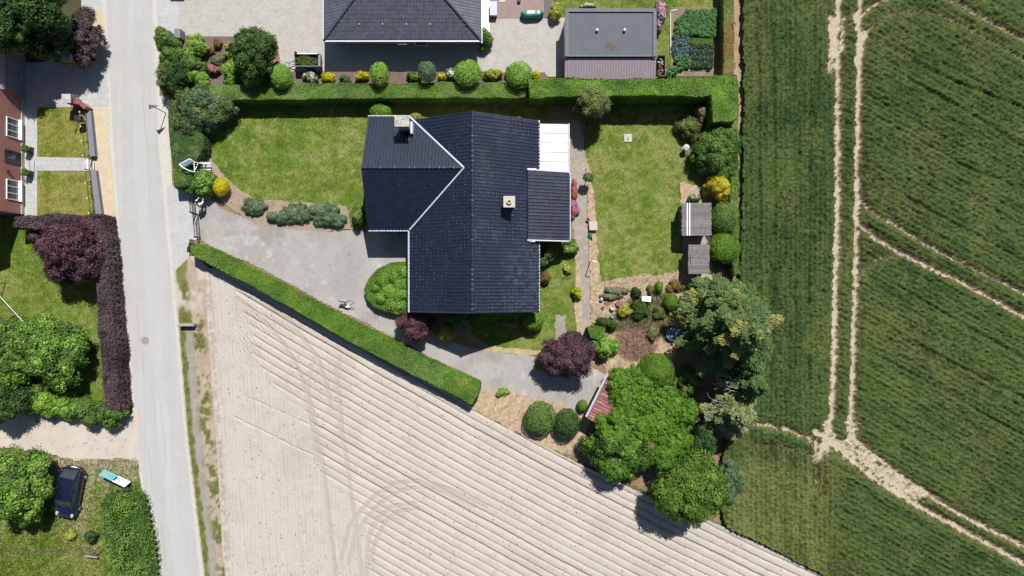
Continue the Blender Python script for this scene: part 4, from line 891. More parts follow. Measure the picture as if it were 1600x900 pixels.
for k in range(9):
    x0, y0 = W(1166, 594 + k * 6, 3.4); a = R(180 - random.uniform(-18, 25)); L = random.uniform(2.2, 3.4); p = Vector((x0, y0, 3.3)); z = 3.3
    for j in range(6):
        q = p + Vector((math.cos(a) * L / 6, math.sin(a) * L / 6, .06)); mb.cyl(p, q, .035 - j * .004, .03 - j * .004, 5)
        if j > 1:
            for s_ in (-1, 1):
                if random.random() < .6: mb.cyl(q, q + Vector((math.cos(a + s_ * .7), math.sin(a + s_ * .7), .2)) * random.uniform(.25, .6), .014, .006, 4)
        p = q; a += random.uniform(-.25, .25)
mb.build('branch', M['deadwood'], t)
ball('round_shrub', 'clipped ball shrub beside the pinkish brushwood', 'shrub', 1049, 472, 12, 13, 1.3, 'thuja', .07)
ball('small_conifer', 'small dark green oval bush left of the clipped ball', 'shrub', 1030, 448, 6, 9, .9, 'vine', .07, m='leaf')
ball('clipped_cone', 'big smooth clipped dome above the vine covered shed', 'shrub', 1025, 579, 27, 27, 3.7, 'thuja', .07)
Sh('leafy_shrub', 'yellow-green bush right of the big clipped dome', 'shrub', 1071, 602, 19, 26, 2.4, 'oak', .13, 4, .3)
ball('round_shrub', 'left ball shrub on the bark bed beside the bare field', 'shrub', 843, 653, 24, 25, 1.9, 'mid', .09, m='leaf')
ball('round_shrub', 'darker ball shrub on the bark bed next to the red roofed shed', 'shrub', 886, 662, 21, 22, 1.9, 'dark', .10, m='leaf')
ball('small_conifer', 'small clipped ball at the lower left corner of the red roofed shed', 'shrub', 910, 634, 8, 9, 1.0, 'thuja', .07)
Sh('leafy_shrub', 'light green tuft on the bark bed at the end of the diagonal hedge', 'plant', 785, 612, 9, 8, .45, 'lime', .12, 2, .18)
T_('laurel', 'dark glossy laurel tree hanging over the bare field below the red roofed shed', 'tree', 962, 703, 52, 42, 3.2, 'dark', .17, 8, .42, tr=.12, accent=('vine', .45))
T_('broadleaf_tree', 'golden green tree leaning over the bare field at the plot corner', 'tree', 1075, 764, 52, 46, 4.8, 'oak', .19, 15, .46, tr=.15)
# rockery and beds
for px, py, rx, ry, h, pa, lb in [(962, 454, 24, 5, .6, 'grey', 'upper grey lavender row in the rockery'), (955, 463, 20, 4, .5, 'grey', 'lower grey lavender row in the rockery'), (994, 457, 8, 8, .7, 'dark', 'dark tufty plant right of the lavender'), (975, 485, 12, 9, .9, 'gold', 'bright yellow-green shrub in the middle of the rockery'),
        (1000, 483, 17, 14, .9, 'conifer', 'feathery dark green bush below the white table'), (947, 505, 13, 9, 1.1, 'dark', 'dark green bush above the short hedge block'), (1017, 452, 7, 6, .5, 'olive', 'olive tuft right above the white table'), (1018, 524, 9, 8, .7, 'olive', 'small olive bush in the pinkish brushwood'),
        (1030, 488, 11, 12, .7, 'olive', 'thin olive bush left of the clipped ball'), (1058, 448, 16, 9, .5, 'brown', 'brownish ground plants near the lower shed')]:
    Sh('rockery_plant', lb, 'plant', px, py, rx, ry, h, pa, .09, 3, .16)
# brushwood pile
n = 2600; x0, y0 = W(993, 536); a = rng.uniform(0, 2 * np.pi, n); rr = np.sqrt(rng.random(n)); X = x0 + np.cos(a) * rr * 2.0; Y = y0 + np.sin(a) * rr * 1.6; Z = .05 + .7 * (1 - rr) * rng.random(n)
b = rng.uniform(0, 2 * np.pi, n); L = rng.uniform(.12, .45, n); P = np.stack([X, Y, Z], 1); t_ = np.stack([np.cos(b), np.sin(b), rng.uniform(-.2, .4, n)], 1); t_ /= np.linalg.norm(t_, axis=1)[:, None]
N = np.cross(t_, unit(n)); N[:, 2] = np.abs(N[:, 2]) + .3; N /= np.linalg.norm(N, axis=1)[:, None]
V, F, C = quads(P, N, L, L * .10 + .01, mixc(S(200, 160, 142, .6), S(150, 110, 92, .6), rng.random(n)), up=t_)
tag(mk('brushwood', V, [F], M['leaf'], C=C, loc=(x0, y0, 0)), 'heap of pinkish brown dry twigs in the middle of the back garden bed', 'twigs', kind='stuff')
# weeds between the rockery plants
blades('rockery_weeds', [(975, 470), (1040, 455), (1050, 500), (1040, 530), (985, 512), (950, 520), (935, 500), (960, 490)], 150, .28, lambda x, y: mixc(S(128, 142, 84, .6), S(176, 174, 124, .6), fbm(x * 1.6, y * 1.6, 68, 3)), n=5, label='grey-green weeds and grasses growing between the rockery plants', cat='weeds', lean=.9, wd=.16)
blades('bed_weeds', [(1000, 425), (1062, 424), (1075, 445), (1070, 470), (1000, 440), (940, 450), (936, 437)], 30, .2, lambda x, y: mixc(S(142, 130, 84), S(184, 164, 118), fbm(x * 1.6, y * 1.6, 68, 3)), n=4, label='dry straw coloured weeds along the lower edge of the back lawn', cat='weeds', lean=1.0, wd=.16)
# leaf litter on the beds
blades('bed_litter', [(345, 290), (380, 306), (440, 318), (505, 321), (543, 326), (546, 357), (500, 360), (450, 356), (405, 350), (370, 334)], 40, .13, lambda x, y: mixc(S(150, 132, 108), S(128, 134, 90), (fbm(x * 1.9, y * 1.9, 66) > .5) * 1.0), n=3, label='dry litter and weeds around the heath clumps', cat='litter', lean=1.2)
blades('bed_litter', [(926, 437), (1062, 424), (1072, 470), (1058, 560), (1000, 590), (950, 585), (926, 530)], 55, .12, lambda x, y: mixc(S(150, 120, 84), S(120, 136, 66), (fbm(x * 1.6, y * 1.6, 66) > .52) * 1.0), n=3, label='dry leaves and weeds scattered over the garden beds', cat='litter', lean=1.2)
# vegetables
def crops(name, group, pts, h, r, pal, leaf, labelf, cat):
    base = None
    for i, (px, py) in enumerate(pts):
        x, y = W(px, py)
        if base is None:
            V, F, C = blobleaves([(0, 0, h * .5, r, r, h * .5)], leaf, pal, clump=.14, spread=.8)
            base = mk(name, V + np.array([x, y, 0]), [F], M['leaf'], C=C, loc=(x, y, 0)); o = base
        else: o = base.copy(); col.objects.link(o); o.location = (x, y, 0); o.rotation_euler.z = random.random() * 6
        tag(o, labelf, cat, group)
random.seed(5)
crops('bean_plant', 'potato plants in the vegetable plot', [(1060 + i * 9 + random.uniform(-2, 2) - (1 if j < 1 else 0) * -6, 24 + j * 7.5 + random.uniform(-2, 2)) for j in range(5) for i in range(7) if not (j < 2 and i < 1)], .5, .36, 'bean', .13, 'light green leafy plant in the upper vegetable bed', 'plant')
crops('cabbage', 'blue-green cabbages in the vegetable plot', [(1056 + i * 8 + random.uniform(-2, 2), 60 + j * 8 + random.uniform(-1, 1)) for j in range(4) for i in range(3)], .35, .26, 'cabbage', .14, 'blue-green cabbage in the left vegetable rows', 'cabbage')
crops('courgette_plant', 'broad leaved plants in the vegetable plot', [(1058, 96), (1068, 94), (1074, 102), (1062, 104), (1050, 112), (1043, 116)], .45, .32, 'bean', .2, 'broad leaved grey-green plant in the lower left vegetable corner', 'plant')
crops('leek_row', 'dark leeks in the vegetable plot', [(1080 + i * 7, 76 + j * 9 + random.uniform(-1, 1)) for j in range(4) for i in range(5)], .45, .24, 'leek', .11, 'dark grey-green leek clump in the lower right vegetable bed', 'leeks')
hedge('parsley_row', 'low bright green row across the middle of the vegetable plot', [(1078, 60), (1114, 60), (1114, 69), (1078, 69)], .35, 'thuja', leaf=.07, cat='plant')
Sh('flowering_shrub', 'large mauve and pink hydrangea at the top right corner of the flat roofed garage', 'shrub', 1031, 25, 9, 20, 1.4, 'bluegreen', .11, 3, .2, flowers='hydra', fr=1.5)
Sh('flowering_shrub', 'low white flowering plants above the flat roofed garage', 'plant', 920, 9, 14, 3, .4, 'mid', .08, 2, .12, flowers='white', fr=.4)
# ---------------------------------------------------------------- tiled roofs
def tiles(name, poly, zf, down, mt, parent, tw=.26, th=.30, colr=None, lift=.018, roll=.034, ox=0):
    """individual pantiles laid on a roof plane given in plan; down = plan direction of the fall"""
    d = np.array(down, float); u = np.array([-d[1], d[0]])
    P = np.array(poly); pu = P @ u; pv = P @ d
    U = np.arange(pu.min() + tw / 2, pu.max(), tw); Vv = np.arange(pv.min() + th / 2, pv.max(), th)
    uu, vv = np.meshgrid(U, Vv); uu = uu.ravel(); vv = vv.ravel()
    cx = uu * u[0] + vv * d[0]; cy = uu * u[1] + vv * d[1]; k = inpoly(cx, cy, poly); uu, vv, cx, cy = uu[k], vv[k], cx[k], cy[k]; n = len(uu)
    pf = [(-.5, .0), (-.36, .75), (-.22, 1), (-.08, .75), (.06, .05), (.5, .0)]; m = len(pf)
    a = np.array([p[0] for p in pf]) * tw; hz = np.array([p[1] for p in pf]) * roll
    Vs = []
    jit = rng.uniform(-.006, .006, n)
    for r_, (dv, dz) in enumerate([(-th / 2, .0), (th / 2 + .02, lift), (th / 2 + .022, -.01)]):
        x = (uu[:, None] + a) * u[0] + (vv[:, None] + dv) * d[0]; y = (uu[:, None] + a) * u[1] + (vv[:, None] + dv) * d[1]
        z = zf(x, y) + dz + (hz if r_ < 2 else 0) + jit[:, None]
        Vs.append(np.stack([x, y, z], -1))
    V = np.stack(Vs, 1).reshape(n, 3 * m, 3)
    q = [(r * m + i, r * m + i + 1, (r + 1) * m + i + 1, (r + 1) * m + i) for r in range(2) for i in range(m - 1)]
    # keep faces upward
    F = (np.array(q)[None] + (3 * m) * np.arange(n)[:, None, None]).reshape(-1, 4)[:, ::-1]
    tc, sc = colr(cx, cy, n)
    C = np.repeat(tc[:, None, :], 3 * m, 1).copy()
    V = V.reshape(-1, 3); C = C.reshape(-1, 3)
    on = sc[0] > .16; q = .038 * (.5 + sc[0][on]); a0_ = uu[on] + .18 * tw; b0_ = vv[on] + th * .40 + rng.uniform(-.03, .03, on.sum())
    DV = []
    for da, db in ((-.5, -.5), (.5, -.5), (.5, .5), (-.5, .5)):
        x = (a0_ + da * q) * u[0] + (b0_ + db * q) * d[0]; y = (a0_ + da * q) * u[1] + (b0_ + db * q) * d[1]; DV.append(np.stack([x, y, zf(x, y) + lift + .012], 1))
    DV = np.stack(DV, 1).reshape(-1, 3); DF = len(V) + np.arange(len(DV)).reshape(-1, 4)
    V = np.concatenate([V, DV]); F = np.concatenate([F, DF]); C = np.concatenate([C, np.repeat(sc[1][None] * (.4 + .6 * sc[0][on])[:, None], 4, 0)])
    return mk(name, V - np.array(parent_loc(parent)), [F], mt, C=C, parent=parent)
NAVY = np.array([.0068, .011, .026])
def tcol(spot, wear=0):
    def f(x, y, n):
        base = NAVY * rng.uniform(.85, 1.2, (n, 1)) * (1 + .4 * (fbm(x * .6, y * .6, 401)[:, None] - .5))
        if wear:
            w_ = sst(.50, .85, fbm(x * .5, y * .5, 405, 3) + .34 * np.exp(-((x - 1.0) ** 2 / 3 + (y - 2.0) ** 2 / 9))) * wear
            s = w_ * rng.random(n); base = mixc(base, np.array([.14, .15, .165]), s * .15)
        on = (rng.random(n) < spot) * rng.uniform(.3, 1, n) * .8 * (.35 + .65 * (fbm(x * .5, y * .5, 407) > .45))
        return base, (on, np.array([.20, .21, .23]))
    return f
# ---------------------------------------------------------------- main house
PT = 2.8 / 5.04; RX = -2.93; HR = 5.8; YB, YT = -1.89, 13.05; XL, XR = -7.97, 2.05
def zl(x, y): return HR - PT * (RX - x)
def zr(x, y): return HR - PT * (x - RX)
WY = 8.93; WR = 5.45; WXL = -11.2
def zwt(x, y): return WR - PT * (y - WY)
def zwb(x, y): return WR - PT * (WY - y)
EX0, EX1, EY0, EY1 = 1.23, 4.50, 3.73, 9.05
def ze(x, y): return zr(EX0, 0) + .20 - (x - EX0) * .36
house = thing('main_house', 'long single storey house with dark glazed tile roof, left wing and white gutters', 'house', (RX, 5.5, 0))
mb = MB()
def pent(mb, x0, x1, xr, hz0, hz1, hr, y0, y1, axis='y'):
    pts = [(x0, 0), (x1, 0), (x1, hz1), (xr, hr), (x0, hz0)]
    vs = [(p[0], y0, p[1]) if axis == 'y' else (y0, p[0], p[1]) for p in pts] + [(p[0], y1, p[1]) if axis == 'y' else (y1, p[0], p[1]) for p in pts]
    mb.add(vs, [(0, 1, 2, 3, 4), (9, 8, 7, 6, 5)] + [(i, (i + 1) % 5, 5 + (i + 1) % 5, 5 + i) for i in range(5)])
pent(mb, XL + .45, XR - .4, RX, zl(XL + .45, 0) - .18, zr(XR - .4, 0) - .18, HR - .18, YB + .25, YT - .25)
pent(mb, WY - 3.95, WY + 3.95, WY, WR - PT * 3.95 - .18, WR - PT * 3.95 - .18, WR - .18, WXL + .25, -6.5, 'x')
mb.box((XR - .5 + EX1 - .35) / 2, (EY0 + EY1) / 2, 1.17, EX1 - .35 - XR + .5, EY1 - EY0 - .5, 2.34)
mb.build('wall', M['palebrick'], house)
rf = MB()
rf.slab([(RX, YB), (RX, YT), (-7.77, YT), (-3.56, WY), (XL, 4.52), (XL, YB)], zl, .14)
rf.slab([(RX, YB), (XR, YB), (XR, YT), (RX, YT)], zr, .14)
rf.slab([(WXL, WY), (-3.56, WY), (XL, 13.34), (WXL, 13.34)], zwt, .14); rf.slab([(WXL, WY), (WXL, 4.52), (XL, 4.52), (-3.56, WY)], zwb, .14)
rf.slab([(EX0, EY0), (EX1, EY0), (EX1, EY1), (EX0, EY1)], ze, .12)
rf.cur = (.02, .025, .035); rf.c = [rf.cur] * len(rf.c)
roof = rf.build('roof', M['darktile'], house)
tiles('roof_tiles', [(RX, YB), (RX, YT), (-7.77, YT), (-3.56, WY), (XL, 4.52), (XL, YB)], zl, (-1, 0), M['darktile'], roof, colr=tcol(.75))
tiles('roof_tiles', [(RX, YB), (XR, YB), (XR, YT), (RX, YT)], zr, (1, 0), M['darktile'], roof, colr=tcol(.55, 1.0))
tiles('roof_tiles', [(WXL, WY), (-3.56, WY), (XL, 13.34), (WXL, 13.34)], zwt, (0, 1), M['darktile'], roof, colr=tcol(.25, .2))
tiles('roof_tiles', [(WXL, WY), (WXL, 4.52), (XL, 4.52), (-3.56, WY)], zwb, (0, -1), M['darktile'], roof, colr=tcol(.15))
tiles('roof_tiles', [(EX0, EY0), (EX1, EY0), (EX1, EY1), (EX0, EY1)], ze, (1, 0), M['darktile'], roof, colr=tcol(.5, .5), roll=.024, lift=.014)
mb = MB()
def ridge(mb, p, q, r=.11, step=.36):
    p = Vector(p); q = Vector(q); n = int((q - p).length / step)
    for i in range(n):
        a = p.lerp(q, i / n); b = p.lerp(q, (i + 1) / n)
        mb.cur = tuple(NAVY * random.uniform(.8, 1.5)); mb.cyl(a, b, r, r * .9, 8)
        mb.cur = (.16, .17, .18) if random.random() < .45 else (.04, .04, .05); mb.cyl(b - (b - a) * .10, b, r * 1.02, r * 1.02, 8)
ridge(mb, (RX, YB, HR), (RX, YT, HR)); mb.build('ridge_tiles', M['darktile'], roof); mb = MB(); ridge(mb, (WXL, WY, WR), (-3.56, WY, WR), .10)
mb.build('ridge_tiles', M['darktile'], roof)
mb = MB()
def strip3(mb, p, q, w_=.14, h=.05): 
    p = Vector(p); q = Vector(q); d = (q - p).normalized(); s = d.cross(Vector((0, 0, 1))).normalized() * w_ / 2; z = Vector((0, 0, h))
    mb.add([p - s, p + s, q + s, q - s, p - s + z, p + s + z, q + s + z, q - s + z], [(3, 2, 1, 0), (4, 5, 6, 7), (0, 1, 5, 4), (1, 2, 6, 5), (2, 3, 7, 6), (3, 0, 4, 7)])
strip3(mb, (XL, 13.34, zl(XL, 0) + .05), (-3.56, WY, WR + .06), .11); strip3(mb, (XL, 4.52, zl(XL, 0) + .05), (-3.56, WY, WR + .06), .10)
mb.build('valley_flashing', M['palegutter'], roof)
mb = MB()
e = zl(XL, 0)
strip3(mb, (XL - .06, YB, e - .06), (XL - .06, 4.45, e - .06), .13, .09); mb.build('gutter', M['zinc'], roof); mb = MB(); strip3(mb, (WXL, 4.46, e - .07), (XL - .14, 4.46, e - .07), .10, .08)
mb.build('gutter', M['zinc'], roof); mb = MB(); strip3(mb, (XR + .06, YB, e - .07), (XR + .06, EY0 - .06, e - .07), .12, .09); mb.build('gutter', M['zinc'], roof); mb = MB(); strip3(mb, (XR + .06, EY1 + .08, e - .07), (XR + .06, YT, e - .07), .10, .09)
mb.build('gutter', M['zinc'], roof); mb = MB(); strip3(mb, (EX1 + .06, EY0, ze(EX1, 0) - .10), (EX1 + .06, EY1, ze(EX1, 0) - .10), .11, .09)
mb.build('gutter', M['zinc'], roof); mb = MB(); strip3(mb, (WXL, 13.40, e - .06), (XL, 13.40, e - .06), .08, .08)
mb.build('gutter', M['zinc'], roof)
mb = MB()
strip3(mb, (EX0 - .05, EY0 - .05, ze(EX0, 0) - .02), (EX1, EY0 - .05, ze(EX1, 0) - .04), .09, .10); strip3(mb, (EX0 - .05, EY1 + .05, ze(EX0, 0) - .02), (EX1, EY1 + .05, ze(EX1, 0) - .04), .09, .10)
mb.box(EX0 + .25, EY0 - .10, ze(EX0 + .25, 0) - .01, .6, .16, .03); mb.box(EX0 + .3, EY1 + .10, ze(EX0 + .3, 0) - .01, .7, .14, .03)
mb.build('verge_trim', M['palegutter'], roof)
# chimneys
ch = MB(); cx, cy = -8.12, 12.32; ch.box(cx, cy, 4.55, .80, .62, 2.3); c1 = ch.build('chimney', M['palebrick'], roof)
mb = MB()
for i in range(9):
    for j in range(7):
        x0, y0 = cx - .54 + i * .12, cy - .42 + j * .12; mb.cur = (.30, .29, .27) if random.random() < .72 else random.choice([(.42, .34, .10), (.48, .46, .42), (.2, .2, .2)])
        mb.box(x0 + .06, y0 + .06, 5.75, .1205, .1205, .12 + random.random() * .006)
mb.build('cap_stone', M['lichen'], c1)
mb = MB(); mb.box(cx + .50, cy - .15, 3.95, .16, .9, .9); mb.build('lead_flashing', M['palegutter'], c1)
ch = MB(); cx, cy = -.20, 6.38; ch.box(cx, cy, 4.75, .62, .62, 1.7); c2 = ch.build('chimney', M['palebrick'], roof)
mb = MB(); mb.box(cx, cy, 5.64, .86, .84, .10); mb.build('cap_stone', M['stone'], c2)
mb = MB(); mb.lathe([(.14, 5.69), (.16, 5.78), (.20, 5.80), (.20, 5.86), (.12, 5.87)], cx, cy, 14); mb.build('flue_pot', M['stone'], c2)
mb = MB(); mb.cyl((cx, cy, 5.87), (cx, cy, 5.875), .10, .10, 12); mb.build('flue_opening', M['black'], c2)
# windows and doors of the main house
def window(parent, x, y, z, w_, h, axis, sgn, frame='white', door=False, name=None, bars=1):
    """axis 'x': pane faces along x (sgn +-)"""
    f = MB(); g = MB(); t = .06
    def bx(m, a, b, c, sa, sc, dp):
        if axis == 'x': m.box(x + sgn * dp / 2, y + a, z + c, dp, sa, sc)
        else: m.box(x + a, y + sgn * dp / 2, z + c, sa, dp, sc)
    bx(f, -w_ / 2 + t / 2, 0, 0, t, h, .07); bx(f, w_ / 2 - t / 2, 0, 0, t, h, .07)
    bx(f, 0, 0, h / 2 - t / 2, w_ - 2 * t, t, .07); bx(f, 0, 0, -h / 2 + t / 2, w_ - 2 * t, t, .07)
    for i in range(bars): bx(f, -w_ / 2 + w_ * (i + 1) / (bars + 1), 0, 0, .05, h - 2 * t, .065)
    o = f.build(name or ('door' if door else 'window'), M[frame], parent)
    bx(g, 0, 0, 0, w_ - 2 * t, h - 2 * t, .03); g.build('pane', M['glass'], o)
    if not door:
        s = MB()
        if axis == 'x': s.box(x + sgn * .09, y, z - h / 2 - .05, .18, w_ + .1, .06)
        else: s.box(x, y + sgn * .09, z - h / 2 - .05, w_ + .1, .18, .06)
        s.build('sill', M['stone'], o)
    return o
for y in (1.2, 3.0): window(house, XL + .45, y, 1.5, 1.3, 1.2, 'x', -1)
for x in (-5.6, -.8): window(house, x, YB + .25, 1.5, 1.8, 1.3, 'y', -1)
window(house, XR - .4, .8, 1.5, 1.6, 1.2, 'x', 1); window(house, EX1 - .35, 6.4, 1.35, 2.2, 1.1, 'x', 1); window(house, -9.2, WY - 3.95, 1.5, 1.6, 1.2, 'y', -1)
window(house, WXL + .25, WY, 1.5, 2.2, 1.3, 'x', -1); window(house, -2, YT - .25, 1.5, 1.6, 1.2, 'y', 1); window(house, -7.9 + .38, -.6, 1.1, .9, 2.1, 'x', -1, 'brownwood', door=True, bars=0)
# terrace roof: five white sheets on a slim frame
tr = thing('terrace_roof', 'white panelled terrace roof in the corner above the roof extension', 'canopy', (3.2, 11, 0))
ys = np.linspace(9.16, 12.85, 6)
for a, b in zip(ys[:-1], ys[1:]):
    mb = MB(); mb.slab([(XR + .12, a + .003), (4.38, a + .003), (4.38, b - .003), (XR + .12, b - .003)], lambda x, y: 2.75 - (x - XR) * .09, .03); mb.build('roof_panel', M['poly'], tr)
mb = MB()
for y in ys: mb.slab([(XR + .11, y - .026), (4.40, y - .026), (4.40, y + .026), (XR + .11, y + .026)], lambda x, y: 2.756 - (x - XR) * .09, .004)
mb.build('glazing_bar', M['bar'], tr)
mb = MB(); mb.box(4.47, 11, 2.50, .10, 3.8, .09); mb.build('gutter', M['zinc'], tr)
for y in (9.25, 12.75):
    mb = MB(); mb.box(4.36, y, 1.22, .08, .08, 2.44); mb.build('post', M['white'], tr)
# ---------------------------------------------------------------- top house (hipped)
hh = thing('hipped_roof_house', 'house with slate grey hipped tile roof at the top of the picture', 'house', (-8.6, 25, 0))
hx0, hx1, hy0, hy1, he = -14.78, -2.42, 19.47, 31.0, 2.5; pt = .5; hm = (hy0 + hy1) / 2; dd = (hy1 - hy0) / 2; hr2 = he + pt * dd
mb = MB(); mb.prism([(hx0 + .5, hy0 + .5), (hx1 - .5, hy0 + .5), (hx1 - .5, hy1 - .5), (hx0 + .5, hy1 - .5)], 0, he - .05); mb.build('wall', M['palebrick'], hh)
zs = lambda x, y: he + pt * (y - hy0); zn = lambda x, y: he + pt * (hy1 - y); zw = lambda x, y: he + pt * (x - hx0); zee = lambda x, y: he + pt * (hx1 - x)
A_, B_ = (hx0 + dd, hm), (hx1 - dd, hm)
pls = [([(hx0, hy0), (hx1, hy0), B_, A_], zs, (0, -1)), ([(hx1, hy1), (hx0, hy1), A_, B_], zn, (0, 1)), ([(hx0, hy1), (hx0, hy0), A_], zw, (-1, 0)), ([(hx1, hy0), (hx1, hy1), B_], zee, (1, 0))]
mb = MB(); mb.cur = (.045, .05, .06)
for p, z, d in pls: mb.slab(p, z, .12)
r2 = mb.build('roof', M['greytile'], hh)
def gcol(x, y, n): return np.array([.064, .071, .088]) * rng.uniform(.85, 1.15, (n, 1)), ((rng.random(n) < .04) * .6, np.array([.3, .3, .3]))
for p, z, d in pls: tiles('roof_tiles', p, z, d, M['greytile'], r2, tw=.24, th=.27, colr=gcol, roll=.022, lift=.015)
mb = MB()
def ridge2(p, q, r=.10):
    p = Vector(p); q = Vector(q); n = int((q - p).length / .4)
    for i in range(n):
        a = p.lerp(q, i / n); b = p.lerp(q, (i + 1) / n); mb.cur = (.05, .055, .07); mb.cyl(a, b, r * .85, r, 8)
for c in ((hx0, hy0), (hx0, hy1)): ridge2((*c, he + .03), (*A_, hr2 + .03))
for c in ((hx1, hy0), (hx1, hy1)): ridge2((*c, he + .03), (*B_, hr2 + .03))
ridge2((*A_, hr2 + .03), (*B_, hr2 + .03)); mb.build('ridge_tiles', M['greytile'], r2)
mb = MB(); mb.box((hx0 + hx1) / 2, hy0 - .06, he - .06, hx1 - hx0 + .1, .11, .10); mb.build('gutter', M['palegutter'], r2); mb = MB(); mb.box(hx0 - .06, 25, he - .08, .07, 11.5, .09); mb.build('gutter', M['palegutter'], r2); mb = MB(); mb.box(hx1 + .06, 25, he - .08, .07, 11.5, .09); mb.build('gutter', M['palegutter'], r2)
mb = MB()
for i in range(4): mb.box(-11.9 + i * 1.85, hy0 + 1.05, he + .56, .05, .10, .08)
mb.build('snow_guard', M['palegutter'], r2)
for x in (-12.6, -9.8, -5.0): window(hh, x, hy0 + .5, 1.5, 1.5, 1.1, 'y', -1)
window(hh, -7.4, hy0 + .5, 1.1, 1.0, 2.1, 'y', -1, door=True, bars=0)
mb = MB(); mb.box(-8.65, hy0 + .1, 2.25, .75, .72, .10); mb.build('porch_slab', M['greymetal'], hh)
# ---------------------------------------------------------------- flat roofed garage
g = thing('flat_roof_garage', 'garage with flat grey felt roof and a mauve ribbed lean-to', 'garage', (7.7, 20, 0))
gx0, gx1, gy0, gy1 = 4.18, 11.32, 18.15, 21.9
mb = MB(); mb.prism([(gx0 + .12, gy0 - .8), (gx1 - .12, gy0 - .8), (gx1 - .12, gy1 - .12), (gx0 + .12, gy1 - .12)], 0, 2.0); mb.prism([(gx0 + .12, gy0 + .1), (gx1 - .12, gy0 + .1), (gx1 - .12, gy1 - .12), (gx0 + .12, gy1 - .12)], 2.0, 2.42); mb.build('wall', M['palebrick'], g)
mb = MB(); mb.box((gx0 + gx1) / 2, (gy0 + gy1) / 2, 2.50, gx1 - gx0 - .02, gy1 - gy0 - .02, .12); rg = mb.build('roof', M['felt'], g)
mb = MB(); w_ = .26
mb.box(gx0 + w_ / 2, (gy0 + gy1) / 2, 2.60, w_, gy1 - gy0, .16); mb.box(gx1 - w_ / 2, (gy0 + gy1) / 2, 2.60, w_, gy1 - gy0, .16)
mb.box((gx0 + gx1) / 2, gy1 - w_ / 2, 2.60, gx1 - gx0 - 2 * w_, w_, .16); mb.box((gx0 + gx1) / 2, gy0 + .06, 2.58, gx1 - gx0 - 2 * w_, .12, .10); mb.build('parapet', M['feltedge'], rg)
for px in (933, 976):
    x, y = W(px, 47, 2.7); mb = MB(); mb.lathe([(.07, 2.56), (.07, 2.74), (.12, 2.75), (.10, 2.82), (.02, 2.85)], x, y, 12); mb.build('roof_vent', M['palegutter'], rg)
x, y = W(952, 73, 2.6); mb = MB(); 
for i in range(9): mb.lathe([(.06 + random.random() * .2, 2.561 + i * .0006), (.03, 2.5625 + i * .0006)], x + random.uniform(-.45, .45), y + random.uniform(-.22, .2), 9)
mb.build('moss_patch', M['bark'], rg)
mb = MB(); ly0, ly1 = 16.55, gy0 - .02; n = 34; xs = np.linspace(gx0 - .02, gx1 + .05, n * 4 + 1)
zt = 2.36; zb = 2.02; vs = []
for i, x in enumerate(xs):
    b = .035 if i % 4 in (1, 2) else 0
    vs += [(x, ly1, zt + b), (x, ly0, zb + b), (x, ly0, zb + b - .03), (x, ly1, zt + b - .03)]
fs = []
for i in range(len(xs) - 1):
    a = 4 * i; c = a + 4; fs += [(a, a + 1, c + 1, c), (a + 1, a + 2, c + 2, c + 1), (a + 3, c + 3, c + 2, a + 2)]
mb.add(vs, fs); mb.build('lean_to_roof', M['purpleroof'], g)
for x in (gx0 + .1, 7.7, gx1 - .1):
    mb = MB(); mb.box(x, ly0 + .12, 1.0, .10, .10, 2.0); mb.build('post', M['brownwood'], g)
mb = MB(); mb.box(gx0 + .105, 20.1, 1.05, .05, 2.6, 2.1); mb.build('garage_door', M['white'], g)
# firewood bay beside the garage
x0, y0 = W(1029, 88, 1); x1, y1 = W(1035, 120, 1)
fb = thing('firewood_rack', 'open topped rack of split firewood at the right side of the mauve lean-to', 'firewood', ((x0 + x1) / 2 + .1, (y0 + y1) / 2, 0))
mb = MB(); mb.box(x1 + .18, (y0 + y1) / 2, .65, .07, y0 - y1, 1.3); mb.box((x0 + x1) / 2 + .1, y0, .65, .55, .06, 1.3); mb.box((x0 + x1) / 2 + .1, y1, .65, .55, .06, 1.3); mb.build('frame', M['wood'], fb)
for i in range(26):
    mb = MB(); x = x0 + random.uniform(.02, .28); y = random.uniform(y1 + .15, y0 - .15); z = .8 + random.random() * .35
    a = random.random() * 3; mb.cyl((x - .12 * math.cos(a), y - .12 * math.sin(a), z), (x + .12 * math.cos(a), y + .12 * math.sin(a), z + .04), .06, .055, 5); mb.build('log', M['brownwood'] if i % 3 else M['stone'], fb)
# ---------------------------------------------------------------- brick house on the left
bh = thing('brick_house', 'red brick house at the left edge with white framed windows', 'house', (-44, 10.5, 0))
bx, by0, by1 = W(38, 0)[0], W(0, 335)[1], W(0, 155)[1]; HB = 6.3
mb = MB(); mb.prism([(-52, by0), (bx, by0), (bx, by1), (-52, by1)], 0, HB); mb.build('wall', M['brick'], bh)
mb = MB()
zrb = lambda x, y: HB + .05 + .75 * ((bx + .25) - x); mb.slab([(bx + .25, by0 - .2), (bx + .25, by1 + .2), (-46.1, by1 + .2), (-46.1, by0 - .2)], zrb, .15)
zrc = lambda x, y: HB + .05 + .75 * ((bx + .25) + 46.1) - .75 * (-46.1 - x); mb.slab([(-46.1, by0 - .2), (-46.1, by1 + .2), (-52.2, by1 + .2), (-52.2, by0 - .2)], zrc, .15)
mb.cur = (.03, .03, .04); mb.c = [mb.cur] * len(mb.c); mb.build('roof', M['greytile'], bh)
mb = MB(); mb.box(bx + .04, (by0 + by1) / 2, .2, .08, by1 - by0, .4); mb.build('plinth', M['slab'], bh)
